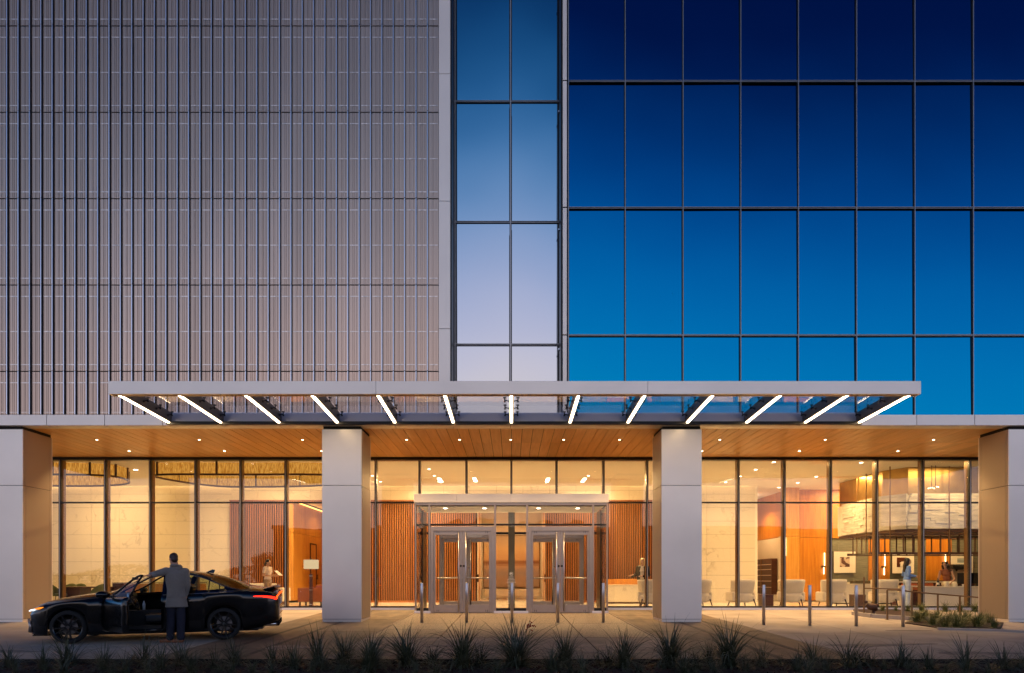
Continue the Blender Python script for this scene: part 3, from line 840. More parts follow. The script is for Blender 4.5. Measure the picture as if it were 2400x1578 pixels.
door_pair(PX(1238, YV), PX(1387.6, YV), YV, zv0, PZ(1234, YV))
Y2 = 24.15
for s in (-1, 1):
    x0, x1 = sorted((s * .58, s * 2.55))
    door_pair(x0, x1, Y2, 0, 2.62)
m = MB(); m.box(-3.0, 3.0, Y2 - .04, Y2 + .04, 2.62, 2.70); m.build('inner_transom', M['dark'], vb)
for a, b, z0, z1 in ((-3.0, -2.56, .1, 2.62), (2.56, 3.0, .1, 2.62), (-.57, -.12, .1, 2.62), (.12, .57, .1, 2.62)):
    m = MB(); m.box(a, b, Y2 - .006, Y2 + .006, z0, z1); m.build('inner_pane', M['door_glass'], vb)
m = MB(); m.box(-.115, .115, Y2 - .09, Y2 + .06, 0, zg1); m.build('centre_strip', pm('olive_grey_strip', (.16, .145, .11), .5, .3), vb)  # plain olive-grey upright strip between the inner doors
# sign and print on the middle pane
dk = M['white_mat']
m = MB(); xc, zc = PX(1198.3, YV), PZ(1345.3, YV)
for k in range(28):
    a0, a1 = 2*math.pi*k/28, 2*math.pi*(k+1)/28
    m.quad(*[(xc + r_*math.cos(t_), YV - .003, zc + r_*math.sin(t_)) for r_, t_ in ((.050, a0), (.057, a0), (.057, a1), (.050, a1))])
def bar2(x0, z0, x1, z1, w):
    dx, dz = x1 - x0, z1 - z0; l = math.hypot(dx, dz); nx_, nz_ = -dz / l * w / 2, dx / l * w / 2
    m.quad((xc + x0 + nx_, YV - .003, zc + z0 + nz_), (xc + x0 - nx_, YV - .003, zc + z0 - nz_), (xc + x1 - nx_, YV - .003, zc + z1 - nz_), (xc + x1 + nx_, YV - .003, zc + z1 + nz_))
bar2(-.028, .014, .030, .014, .016); bar2(-.022, .012, -.030, -.024, .016); bar2(-.012, .0, .0, -.006, .006); bar2(-.036, .036, .036, -.036, .007)
m.build('no_firearms_sign', dk, vb)
m = MB()
for i, w in enumerate((.15, .17, .24, .26, .28)):
    z = PZ(1352.5 + i * 3.3, YV); x = xc - w / 2
    while x < xc + w / 2:
        l = rnd.uniform(.012, .035); m.quad((x, YV - .003, z - .006), (min(x + l, xc + w/2), YV - .003, z - .006), (min(x + l, xc + w/2), YV - .003, z + .006), (x, YV - .003, z + .006)); x += l + .007
for i in range(15):
    z = PZ(1369 + i * 3.25, YV)
    if i == 4: continue
    for xa, xb in ((-.115, -.045), (.04, .10)):
        x = xc + xa
        while x < xc + xb - .008:
            l = rnd.uniform(.010, .028); m.quad((x, YV - .003, z - .005), (min(x + l, xc + xb), YV - .003, z - .005), (min(x + l, xc + xb), YV - .003, z + .005), (x, YV - .003, z + .005)); x += l + .006
stuff(m.build('notice_print', dk, vb))
# ================================================================ LOBBY
ZC = 5.15
YW = 30.4
def ZD(py, D): return PZ(py, D)
m = MB(); m.box(-24, 24, YG + .22, 40, -.12, 0.0); struct(m.build('floor', M['floor']))
m = MB(); m.box(-24, 24, YG + .22, YW - .28, ZC, ZC + .14); m.box(10.9, 24, YW - .28, 40, ZC, ZC + .14); struct(m.build('ceiling', M['ceil']))
m = MB(); m.box(-24.2, 24.2, YG + .3, 40, ZC + .3, ZC + .5); struct(m.build('ceiling_slab', M['ceil']))
m = MB(); m.box(-24.3, -24, YG + .2, 40, -.1, 5.6); struct(m.build('end_wall', M['plaster']))
m = MB(); m.box(24, 24.3, YG + .2, 40, -.1, 5.6); struct(m.build('end_wall', M['plaster']))
m = MB(); m.box(-24, 24, 39.8, 40, -.1, 5.6); struct(m.build('back_wall', M['plaster']))
for a, b in ((-24.3, -17.2), (17.2, 24.3)):
    m = MB(); m.box(a, b, YG + .02, YG + .2, -.1, 5.6); struct(m.build('front_wall', M['plaster']))

# cove light along the top of the marble
cl = thing('cove_light', 'warm strip light hidden in the ceiling slot above the long marble wall', 'cove light', (-5, YW - .1, 5.3))
m = MB(); m.box(-21.5, 10.8, YW - .20, YW - .13, 5.34, 5.37); m.build('strip', M['cove'], cl)

# marble walls in tiles
def tile_wall(label, x0, x1, cols, z0, z1, rows, skip=None):
    t = thing('marble_wall', label, 'marble wall', ((x0+x1)/2, YW, z0))
    m = MB(); m.box(x0, x1, YW + .022, YW + .2, z0, z1); m.build('backing', M['olive_tuft'], t)
    w = (x1 - x0) / cols; h = (z1 - z0) / rows
    mm = MB(); mm.box(.004, w - .004, 0, .02, .004, h - .004); me = mm.mesh('tile', M['marble'])
    for i in range(cols):
        for j in range(rows):
            put(me, 'tile', t, (x0 + i * w, YW + rnd.uniform(0, .003), z0 + j * h))
    return t
tile_wall('cream marble wall behind the green chairs at the left of the lobby', -21.2, -12.5, 7, 0, 5.42, 9)
tile_wall('cream marble band above the walnut slat walls', -12.5, 7.6, 17, 4.55, 5.42, 2)
tile_wall('cream marble wall right of the entrance behind the wing chairs', 7.6, 10.85, 3, 0, 5.42, 9)
m = MB(); m.box(10.85, 10.95, YW, 36, 0, 5.42); struct(m.build('passage_wall', M['plaster']))

def slat_wall(label, x0, x1, z0, z1):
    t = thing('slat_wall', label, 'slat wall', ((x0+x1)/2, YW - .2, z0))
    m = MB(); m.box(x0, x1, YW - .06, YW + .1, z0, z1); m.build('backing', M['slat_back'], t)
    mm = MB(); mm.box(0, .044, 0, .11, z0 + .09, z1 - .06); me = mm.mesh('slat', M['slat'])
    n = int((x1 - x0 - .03) / .1005)
    for k in range(n): put(me, 'slat', t, (x0 + .02 + k * .1005, YW - .172, 0))
    m = MB(); m.box(x0, x1, YW - .18, YW - .05, z0, z0 + .085); m.build('base_rail', M['slat'], t)
    m = MB(); m.box(x0, x1, YW - .18, YW - .05, z1 - .055, z1); m.build('top_rail', M['slat'], t)
    return t
slat_wall('walnut slat wall behind the woman in the pale tee shirt', -12.5, -10.02, 0, 4.54)
slat_wall('walnut slat wall left of the entrance doors', -7.2, -1.53, 0, 4.54)
slat_wall('walnut slat wall right of the entrance doors behind the blond receptionist', 1.50, 7.6, 0, 4.54)
m = MB(); m.box(-10.0, -7.2, YW - .16, YW + .05, 4.40, 4.54); tag(m.build('door_header', M['slat']), 'walnut header beam across the opening of the honey timber passage', 'beam')
m = MB(); m.box(-1.53, 1.5, YW - .16, YW + .05, 4.30, 4.54); tag(m.build('door_header', M['slat']), 'walnut header beam across the central lobby opening', 'beam')

# left passage in honey timber
hp = thing('timber_passage', 'honey coloured timber lined passage with an amber cove light behind the floor lamp', 'timber wall', (-8.4, 33, 0))
for i, (a, b) in enumerate(((YW - .15, YW + 1.45), (YW + 1.46, YW + 3.1), (YW + 3.11, YW + 4.6), (YW + 4.61, 36.4))):
    for z0, z1 in ((0.08, 3.1), (3.11, 4.42)):
        m = MB(); m.box(-9.75, -9.65, a, b, z0, z1); m.build('wood_panel', M['panelwood'], hp)
for z0, z1 in ((0.08, 3.1), (3.11, 4.40)):
    m = MB(); m.box(-10.01, -9.652, YW - .19, YW - .151, z0, z1); m.build('wood_panel', M['panelwood'], hp)
m = MB(); m.box(-9.75, -7.1, 36.4, 36.5, 0, 4.6); m.build('end_panel', M['panelwood'], hp)
m = MB(); m.box(-7.2, -7.1, YW + .11, 36.4, 0, 4.6); m.build('side_panel', M['panelwood'], hp)
m = MB(); m.box(-9.75, -7.1, YW + .12, 36.5, 4.62, 4.68); m.build('passage_ceiling', M['ceil'], hp)
m = MB(); m.box(-9.64, -9.60, YW + .2, 36.3, 4.45, 4.49); m.build('cove_strip', M['cove_amber'], hp)
m = MB(); m.box(-9.648, -9.62, 32.65, 32.75, 0, 2.7); m.box(-9.648, -9.62, 33.65, 33.72, 0, 2.7); m.box(-9.648, -9.62, 32.65, 33.72, 2.7, 2.76); m.build('door_trim', M['darkwood'], hp)
m = MB(); m.box(-9.648, -9.60, 33.8, 33.86, 1.02, 1.25); m.build('door_pull', M['bronze'], hp)

# central hall with the big picture
ch = thing('central_hall', 'bright hall seen through the entrance doors with cream side walls', 'hall', (0, 33, 0))
m = MB(); m.box(-2.3, 2.3, 36.0, 36.1, 0, 4.6); m.build('end_wall', M['plaster'], ch)
for s in (-1, 1):
    m = MB(); m.box(*sorted((s*1.56, s*1.66)), YW + .12, 32.2, 0, 4.6); m.build('side_wall', M['plaster'], ch)
    m = MB(); m.box(*sorted((s*1.60, s*1.66)), 32.2, 34.2, 0, 4.6); m.build('timber_panel', M['panelwood_x'], ch)
    m = MB(); m.box(*sorted((s*1.56, s*1.66)), 34.2, 36.0, 0, 4.6); m.build('side_wall', M['plaster'], ch)
    m = MB(); m.box(*sorted((s*1.50, s*1.56)), 31.1, 31.16, .9, 1.25); m.build('fire_extinguisher_box', M['black_plastic'], ch)
m = MB(); m.box(-2.2, 2.2, YW + .12, 36, 4.6, 4.65); m.build('hall_ceiling', M['ceil'], ch)
def gradient_art(name):
    m, N, L = new_mat(name)
    out = N.new('ShaderNodeOutputMaterial'); b = N.new('ShaderNodeBsdfPrincipled'); L.new(b.outputs[0], out.inputs[0]); b.inputs['Roughness'].default_value = .6
    geo = N.new('ShaderNodeNewGeometry'); sx = N.new('ShaderNodeSeparateXYZ'); L.new(geo.outputs['Position'], sx.inputs[0])
    mp = N.new('ShaderNodeMapping'); mp.inputs['Scale'].default_value = (.25, 1, 7); L.new(geo.outputs['Position'], mp.inputs[0])
    nz = N.new('ShaderNodeTexNoise'); nz.inputs['Scale'].default_value = 1.6; nz.inputs['Detail'].default_value = 4; L.new(mp.outputs[0], nz.inputs['Vector'])
    a = N.new('ShaderNodeMath'); a.operation = 'MULTIPLY_ADD'; a.inputs[1].default_value = .35; L.new(nz.outputs[0], a.inputs[0]); L.new(sx.outputs[2], a.inputs[2])
    mr = N.new('ShaderNodeMapRange'); mr.inputs[1].default_value = .75; mr.inputs[2].default_value = 3.4; L.new(a.outputs[0], mr.inputs[0])
    rp = N.new('ShaderNodeValToRGB'); L.new(mr.outputs[0], rp.inputs[0])
    st = [(0, (.42, .30, .22)), (.18, (.38, .26, .21)), (.3, (.33, .25, .24)), (.42, (.46, .30, .20)), (.5, (.22, .08, .03)), (.55, (.55, .33, .17)), (.75, (.62, .42, .22)), (1, (.50, .40, .30))]
    e = rp.color_ramp.elements
    while len(e) < len(st): e.new(.5)
    for q, (p, c) in zip(e, st): q.position = p; q.color = (*c, 1)
    L.new(rp.outputs[0], b.inputs['Base Color'])
    return m
pt = thing('painting', 'large blurred seascape painting in amber and grey bands on the hall end wall', 'painting', (0, 35.9, .7))
m = MB(); m.box(-1.45, 1.45, 35.93, 35.99, ZD(1376, 35.9), ZD(1256.5, 35.9)); m.build('canvas', gradient_art('banded_seascape'), pt)
m = MB(); m.box(-1.5, 1.5, 35.95, 35.995, ZD(1378, 35.9), ZD(1254.5, 35.9)); m.build('frame', M['bronze'], pt)
bn = thing('stone_bench', 'low white stone bench with a lit underside below the seascape painting', 'bench', (0, 35.4, 0))
m = MB(); m.box(-1.4, 1.4, 35.0, 35.6, .14, .50); m.build('seat', M['marble'], bn, bevel=.02)
m = MB(); m.box(-1.3, 1.3, 35.1, 35.55, 0, .139); m.build('base', M['plaster'], bn)

# hanging mesh chandeliers over the left seating
def gold_mesh():
    m, N, L = new_mat('gold_mesh_curtain')
    out = N.new('ShaderNodeOutputMaterial'); e = N.new('ShaderNodeEmission')
    geo = N.new('ShaderNodeNewGeometry')
    mp = N.new('ShaderNodeMapping'); mp.inputs['Scale'].default_value = (30, 30, 6); L.new(geo.outputs['Position'], mp.inputs[0])
    nz = N.new('ShaderNodeTexNoise'); nz.inputs['Scale'].default_value = 1.0; nz.inputs['Detail'].default_value = 2; L.new(mp.outputs[0], nz.inputs['Vector'])
    rp = N.new('ShaderNodeValToRGB'); L.new(nz.outputs[0], rp.inputs[0])
    rp.color_ramp.elements[0].position = .35; rp.color_ramp.elements[0].color = (.50, .17, .015, 1)
    rp.color_ramp.elements[1].position = .7; rp.color_ramp.elements[1].color = (1.0, .47, .085, 1)
    L.new(rp.outputs[0], e.inputs[0]); e.inputs[1].default_value = .85
    L.new(e.outputs[0], out.inputs[0])
    return m
M['mesh_gold'] = gold_mesh()
def loop_chandelier(pts, label, zr=4.70):
    c = Vector((sum(p[0] for p in pts)/len(pts), sum(p[1] for p in pts)/len(pts), zr))
    t = thing('ring_chandelier', label, 'chandelier', c)
    n = len(pts); P = []
    for i in range(n):                                             # closed Catmull-Rom
        p0, p1, p2, p3 = (Vector((*pts[(i + k - 1) % n], 0)) for k in range(4))
        for q in range(8):
            u_ = q / 8
            P.append(.5 * ((2*p1) + (-p0 + p2)*u_ + (2*p0 - 5*p1 + 4*p2 - p3)*u_**2 + (-p0 + 3*p1 - 3*p2 + p3)*u_**3))
    m = MB(); k = len(P)
    for p in P: m.v += [(p.x, p.y, zr + .02), (p.x, p.y, ZC - .03)]
    for i in range(k): m.f.append((2*i, 2*((i+1) % k), 2*((i+1) % k)+1, 2*i+1))
    m.build('mesh_curtain', M['mesh_gold'], t, smooth=True)
    m = MB(); m.tube([(p.x, p.y, zr) for p in P], .038, 6, closed=True); m.build('rim', M['brownsteel'], t)
    for i in range(0, k, 6):
        p = P[i]; q = (c.xy - p.xy).normalized() * -.03
        m = MB(); m.box(p.x + q.x - .03, p.x + q.x + .03, p.y + q.y - .03, p.y + q.y + .03, zr, ZC - .002); m.build('hanger', M['brownsteel'], t)
loop_chandelier([(-17.6, 23.95), (-15.6, 23.9), (-14.3, 24.2), (-14.2, 25.2), (-15.0, 26.4), (-17, 26.9), (-19.4, 26.3), (-19.5, 24.5)], 'amber mesh ring chandelier with brown rim at the far left of the lobby ceiling')
loop_chandelier([(-12.4, 23.95), (-9.5, 23.9), (-6.6, 23.95), (-5.8, 25.0), (-7.2, 26.6), (-9.6, 27.1), (-11.6, 26.9), (-12.6, 25.2)], 'amber mesh ring chandelier with brown rim above the slat wall left of the doors')

# recessed lobby ceiling lights
def ceil_px(px, py): 
    d = F * (ZC - CAMZ) / (HY - py); return PX(px, d), d
pts_r = [(x/2.6175+1600, y/2.6175+980) for x, y in ((560, 270), (448, 316), (352, 357), (264, 393), (820, 360), (706, 397), (591, 426), (1095, 273))]
pts_m = [(x/2.6175+800, y/2.6175+980) for x, y in ((538, 313), (570, 354), (598, 390), (1516, 354), (240, 390), (190, 354))]
pts_l = [(318, 1101)]
for i, p in enumerate(sorted(pts_r)):
    x, d = ceil_px(*p); disc_light(x, d, ZC, nth(i + 1) + ' round lobby downlight from the left above the wing chairs', 'lobby downlights above the wing chairs', 135, .06, 130)
for i, p in enumerate(sorted(pts_m)):
    x, d = ceil_px(*p); disc_light(x, d, ZC, nth(i + 1) + ' round lobby downlight from the left above the entrance doors', 'lobby downlights behind the doors', 330, .05, 130)
for p in pts_l:
    x, d = ceil_px(*p); disc_light(x, d, ZC, 'single round downlight between the two ring chandeliers', None, 150, .08, 130)
for i, (px, py) in enumerate(((607, 380), (820, 378), (1265, 380), (1487, 380))):
    x, d = ceil_px(px/2.6175+800, py/2.6175+980)
    t = thing('linear_downlight', nth(i + 1) + ' short linear ceiling light from the left above the entrance doors', 'ceiling light', (x, d, ZC), 'linear lobby ceiling lights')
    m = MB(); m.box(x - .09, x + .09, d - .6, d + .6, ZC - .008, ZC + .01); m.build('frame', M['acm'], t)
    m = MB(); m.box(x - .07, x + .07, d - .57, d + .57, ZC - .012, ZC - .008); m.build('diffuser', M['down'], t)
# unseen fill lamps added to brighten the lobby, each with a plain ceiling frame
def fill_panel(x, y, w, e, label):
    t = thing('added_fill_panel', label, 'ceiling light', (x, y, ZC))
    m = MB(); m.box(x - w/2 - .03, x + w/2 + .03, y - .2, y + .2, ZC - .004, ZC + .02); m.build('frame', M['acm'], t)
    l = bpy.data.lights.new('fill_lamp', 'AREA'); l.shape = 'RECTANGLE'; l.size = w; l.size_y = .34; l.energy = e; l.color = (1, .635, .26)
    o = bpy.data.objects.new('fill_lamp', l); COL.objects.link(o); o.location = (x, y, ZC - .02); o.parent = t; o.matrix_parent_inverse = Matrix.Translation(-Vector(t['base']))
for x, e in ((-17.5, 235), (-10.5, 270), (-3.8, 430), (3.8, 430), (10, 65), (18.0, 150)):
    fill_panel(x, 28.2, 2.2, e, 'added fill light at %s of the lobby ceiling' % {-17.5: 'the far left', -10.5: 'the left', -3.8: 'left of centre', 3.8: 'right of centre', 10: 'the right', 18.0: 'the far right'}[x])
for x, y, e, lab in ((15.6, 30.35, 240, 'added fill light brightening the woven wall'), (19.0, 30.35, 240, 'added fill light brightening the far end of the woven wall'), (15.8, 24.0, 110, 'added fill light between the glass and the bronze hood'), (11.5, 24.2, 110, 'added fill light over the wing chairs'), (13.2, 27.5, 160, 'added fill light left of the bronze hood')):
    fill_panel(x, y, 1.8, e, lab)
for x, y, e in ((0, 33.2, 520), (-8.4, 33.3, 130), (11.8, 33.5, 250)):
    t = thing('hall_lamp', 'flush ceiling lamp in the %s' % {0: 'central hall', -8.4: 'honey timber passage', 11.8: 'passage beyond the marble wall'}[x], 'ceiling light', (x, y, 4.58))
    m = MB(); m.lathe([(.16, 0), (.16, .03)], (x, y, 4.58), 16); m.build('lens', M['down'], t)
    spot('hall_lamp_light', t, (x, y, 4.52), e, (1, .56, .24), 165, .6, .12)

for x, lab in ((15.0, 'leftmost'), (16.8, 'middle'), (18.6, 'rightmost')):
    disc_light(x, 25.75, 2.74, lab + ' added fill light under the white stone bar canopy', 'added fill lights under the bar canopy', 90, .05, 140)  # fill lamps added to brighten the dim bar
# ---------------------------------------------------------------- right hand side
XR_ = 12.7
rw = thing('timber_wall', 'glossy orange timber wall with a bright end pier at the right of the lobby', 'timber wall', (13, 32, 0))
for a, b in ((30.9, 32.2), (32.21, 33.6), (33.61, 36)):
    m = MB(); m.box(XR_, XR_ + .1, a, b, 3.02, 5.15); m.build('upper_panel', M['panelwood_x'], rw)
m = MB(); m.box(XR_ + .012, XR_ + .1, 30.9, 36, 0, 3.0); m.build('lower_wall', M['plaster'], rw)
m = MB(); m.box(XR_ - .3, XR_ + .01, 30.9, 31.7, .9, 3.0); m.build('white_return', M['plaster'], rw)
for z0, z1 in ((.03, 2.95), (2.96, 5.15)):
    m = MB(); m.box(PX(1841, 30.7), PX(1874, 30.7), 30.7, 30.89, z0, z1); m.build('end_pier', M['panelwood'], rw)
for a, b in ((1874.5, 1910), (1910.3, 1946)):
    for z0, z1 in ((.05, 2.95), (2.96, 5.15)):
        m = MB(); m.box(PX(a, 31.5), PX(b, 31.5), 31.5, 31.6, z0, z1); m.build('back_panel', M['panelwood_x'], rw)
m = MB(); m.box(PX(1839, 30.6), PX(1842.5, 30.6), 30.60, 30.68, ZD(1303, 30.6), ZD(1260, 30.6)); m.build('pier_light', M['tube_light'], rw)
m = MB(); m.box(10.96, 12.7, 36, 36.1, 0, 5.15); struct(m.build('passage_end_wall', M['plaster']))
# wine cabinet
wc = thing('display_cabinet', 'tall dark glazed display cabinet with shelves in the passage', 'cabinet', (12.5, 33.5, 0))
m = MB(); m.box(12.42, 12.695, 32.6, 35.3, .30, 2.02); m.build('carcass', M['darkwood'], wc)
for z in (.62, .92, 1.20, 1.48, 1.72):
    m = MB(); m.box(12.395, 12.418, 32.65, 35.25, z, z + .03); m.build('shelf', M['acm'], wc)
m = MB(); m.box(12.38, 12.419, 33.9, 33.95, .35, 2.0); m.build('door_stile', M['bronze'], wc)
m = MB(); m.box(12.36, 12.70, 35.3, 35.5, 0, 2.05); m.build('side_panel', M['panelwood_x'], wc)
m = MB(); m.box(12.42, 12.695, 32.6, 35.3, .02, .28); m.build('base', M['plaster'], wc)

gw = thing('woven_wall', 'green grey woven textured wall behind the bar at the right', 'wall', (18, 31.5, 0))
YB2 = 31.5
def wx(px): return PX(px, YB2)
zt_ = ZD(1262, YB2)
for a, b in ((1946.3, 2035), (2085, 2170), (2230, 2420)):
    m = MB(); m.box(wx(a), wx(b), YB2, YB2 + .1, .9, zt_); m.build('woven_panel', M['grass_cloth'], gw)
for a, b in ((2035.3, 2060), (2060.3, 2084.7), (2170.3, 2200), (2200.3, 2229.7)):
    m = MB(); m.box(wx(a), wx(b), YB2 - .02, YB2 + .1, .9, zt_); m.build('timber_strip', M['panelwood_x'], gw)
for a, b in ((1946.3, 2000), (2000.3, 2045), (2045.3, 2100), (2100.3, 2420)):
    m = MB(); m.box(wx(a), wx(b), YB2 - .05, YB2 + .1, zt_ + .004, 5.15); m.build('upper_panel', M['panelwood_x'], gw)
m = MB(); m.box(wx(1946.3), wx(2420), YB2 - .02, YB2 + .1, 0, .898); m.build('lower_wall', M['plaster'], gw)
def picture(px0, px1, py0, py1, label, pm_, inner):
    D = YB2 - .06
    t = thing('framed_picture', label, 'picture', (PX((px0+px1)/2, D), D, ZD(py1, D)))
    m = MB(); m.box(PX(px0 - .8, D), PX(px1 + .8, D), D - .01, D + .04, ZD(py1 + .8, D), ZD(py0 - .8, D)); m.build('frame', M['legwood'], t)
    m = MB(); m.box(PX(px0, D), PX(px1, D), D - .016, D - .011, ZD(py1, D), ZD(py0, D)); m.build('mount', M['white_mat'], t)
    m = MB(); m.box(PX(inner[0], D), PX(inner[1], D), D - .020, D - .0165, ZD(inner[3], D), ZD(inner[2], D)); pr = m.build('print', pm_, t)
    return t, D
picture(1954, 2005, 1293, 1343, 'square white mounted picture with a brown horse-like print left of the wall lamp', M['pic_dark'], (1968, 1991, 1306, 1329))
t, D = picture(2091, 2142, 1301, 1344, 'square white mounted picture with a dark print showing a white hut', M['darkwood'], (2101.5, 2126, 1307, 1329.5))
m = MB(); xa, xb = PX(2109.5, D), PX(2122, D); m.box(xa, xb, D - .024, D - .0205, ZD(1329, D), ZD(1320, D))
m.v += [(xa - .05, D - .024, ZD(1320.5, D)), (xb + .05, D - .024, ZD(1320.5, D)), ((xa+xb)/2 + .06, D - .024, ZD(1316.5, D)), ((xa+xb)/2 - .06, D - .024, ZD(1316.5, D))]; m.f.append((8, 9, 10, 11))
m.build('hut_print', M['white_mat'], t)
picture(2228, 2280, 1302, 1343, 'white mounted picture with a pale blue landscape print at the far right', M['pic_sky'], (2243, 2262, 1309, 1319.5))
def sconce(px, y0, y1, ymid, label):
    D = YB2 - .10
    t = thing('wall_lamp', label, 'wall lamp', (PX(px, D), D, ZD(y1, D)))
    m = MB(); m.tube([(PX(px, D), D, ZD(ymid - 1, D)), (PX(px, D), D, ZD(y0, D))], .022, 8); m.build('upper_tube', M['tube_light'], t)
    m = MB(); m.tube([(PX(px - 1.6, D), D, ZD(y1, D)), (PX(px - 1.6, D), D, ZD(ymid + 1, D))], .022, 8); m.build('lower_tube', M['tube_light'], t)
    m = MB(); m.box(PX(px - 6.5, D), PX(px + 1.5, D), D - .04, D + .075, ZD(ymid + 2, D), ZD(ymid - 2, D)); m.build('bracket', M['brownsteel'], t)
sconce(1932.5, 1296, 1346, 1328, 'vertical glowing tube wall lamp on the orange timber left of the pictures')
sconce(2074, 1298, 1348, 1329, 'vertical glowing tube wall lamp between the first two pictures')
sconce(2216, 1298, 1346, 1329, 'vertical glowing tube wall lamp beside the pale blue picture')
bq = thing('banquette', 'long low dark olive channelled banquette along the woven wall', 'banquette', (16.5, 31.1, 0))
k = 0
x = wx(1984)
while x < wx(2330):
    m = MB(); m.box(x, x + .20, 31.0, 31.2, .72, .97); m.build('back_pad', M['olive_tuft'], bq, bevel=.02); x += .206
m = MB(); m.box(wx(1984), wx(2330), 30.6, 31.2, .02, .71); m.build('base', M['olive_tuft'], bq)

# bar canopy
bc = thing('bar_canopy', 'suspended bar canopy with bronze top, white split stone band and brown steel frame', 'bar canopy', (18, 27, 2))
hx = [(14.45, 25.0), (13.95, 25.9), (13.95, 29.4), (22, 29.4), (22, 25.0)]
def ring(m, off, z0, z1):
    cxm, cym = 18, 27.2
    poly = [(cxm + (x - cxm) * (1 + off), cym + (y - cym) * (1 + off)) for x, y in hx]
    m.prism(poly, z0, z1); return poly
m = MB(); ring(m, -.035, 4.13, ZC - .002); m.build('bronze_hood', M['gold'], bc)
m = MB(); ring(m, -.02, 2.87, 4.13); m.build('stone_core', M['plaster'], bc)
zc_ = 2.88; r_i = 0
while zc_ < 4.10:                                                   # split stone courses
    h = .10
    x = 14.47 + rnd.uniform(0, .2)
    while x < 20.5:
        w = rnd.uniform(.28, .6); m = MB(); d = rnd.uniform(.0, .035)
        m.box(x, x + w - .006, 25.0 - d, 25.12, zc_, zc_ + h - .006); m.build('stone', M['white_stone'], bc); x += w
    y = 25.95
    while y < 28.6:
        w = rnd.uniform(.35, .7); m = MB(); d = rnd.uniform(.0, .03)
        m.box(13.96 - d, 14.1, y, y + w - .006, zc_, zc_ + h - .006); m.build('stone', M['white_stone'], bc); y += w
    a, b = Vector((14.45, 25.0)), Vector((13.95, 25.9)); n_ = Vector((-.9, -.5)).normalized()
    d = rnd.uniform(0, .02); m = MB()
    p = [a + n_*d, b + n_*d, b - n_*.1, a - n_*.1]; m.prism([(q.x, q.y) for q in p], zc_, zc_ + h - .006); m.build('stone', M['white_stone'], bc)
    zc_ += h
for px in (2013, 2035, 2060, 2084.7, 2223.5):
    D = 24.9 if px > 2070 else 24.9 + (2070 - px) / 60 * 3
    x = PX(px, D) - (.1 if px < 2070 else 0)
    m = MB(); m.box(x - .016, x + .016, D - .05, D - .018, 1.95, ZC - .01); m.build('hanging_rod', M['bronze'], bc)
zr0, zr1, zr2 = ZD(1300, 25), ZD(1262, 25), ZD(1243, 25)
m = MB(); m.box(14.0, 22, 24.93, 29.2, zr1 + .22, zr2 + .02); m.build('lower_band', M['brownsteel'], bc)
for yy_ in (24.95, 26.6):
    m = MB(); m.box(13.1, 22, yy_, yy_ + .06, zr0, zr0 + .09); m.build('shelf_rail', M['brownsteel'], bc)
    m = MB(); m.box(13.1, 22, yy_, yy_ + .05, zr1 + .12, zr1 + .17); m.build('upper_rail', M['brownsteel'], bc)
    x = 13.3
    while x < 19.5:
        m = MB(); m.box(x, x + .035, yy_ + .01, yy_ + .045, zr0 + .091, zr1 + .119); m.build('shelf_post', M['brownsteel'], bc); x += rnd.choice((.34, .34, .68))
m = MB(); m.box(13.1, 22, 25.0, 26.65, zr0 + .02, zr0 + .05); m.build('glass_shelf', M['glass'], bc)
pn = thing('pendant_cluster', 'small cluster of warm pendant bulbs hanging below the bronze hood', 'pendant lamp', (15.2, 24.7, 4.2))
for i, (dx, dz) in enumerate(((-.14, 0), (-.07, .02), (0, .03), (.07, 0), (.16, .06), (.22, .05))):
    m = MB(); m.ball((PX(2185, 24.7) + dx, 24.7, ZD(1145, 24.7) + dz), .022, 8, 6); m.build('bulb', M['tube_light'], pn)
m = MB()
for dx in (-.02, .12): m.tube([(PX(2185, 24.7) + dx, 24.7, ZD(1143, 24.7)), (PX(2185, 24.7) + dx, 24.7, ZC)], .012, 6)
m.tube([(PX(2185, 24.7) - .16, 24.7, ZD(1143, 24.7) + .02), (PX(2185, 24.7) + .24, 24.7, ZD(1143, 24.7) + .05)], .01, 6)
m.build('stem', M['brownsteel'], pn)

# counters
rc = thing('bar_counter', 'long cream stone bar counter at the right in front of the bar shelf', 'counter', (15.5, 25, 0))
m = MB(); m.box(PX(2165, 24.7), 21, 24.7, 24.78, .06, .74); m.build('front_slab', M['marble'], rc, bevel=.005)
m = MB(); m.box(PX(2105, 25.4), PX(2165, 24.7) - .01, 25.35, 25.45, .06, .76); m.build('side_slab', M['marble'], rc, bevel=.005)
m = MB(); m.box(PX(2165, 24.7) - .02, 21, 24.66, 25.35, .742, .775); m.build('counter_top', M['marble'], rc, bevel=.004)
m = MB(); m.box(PX(2105, 25.4) - .02, PX(2165, 24.7) - .02, 25.0, 26.1, .762, .795); m.build('side_top', M['marble'], rc, bevel=.004)
m = MB(); m.box(PX(2165, 24.7), 21, 24.72, 24.80, 0, .058); m.build('kick_plate', M['legwood'], rc)
wc2 = thing('white_low_counter', 'low white counter front behind the second side table', 'counter', (14.4, 28.5, 0))
m = MB(); m.box(PX(1960, 28.5), PX(2100, 28.5), 28.5, 29.0, .04, .80); m.build('body', M['plaster'], wc2, bevel=.01)
m = MB(); m.box(PX(1958, 28.5), PX(2100, 28.5), 28.46, 29.02, .802, .84); m.build('top', M['marble'], wc2)
m = MB(); m.box(PX(1962, 28.5), PX(2098, 28.5), 28.54, 29.0, 0, .039); m.build('kick_plate', M['legwood'], wc2)
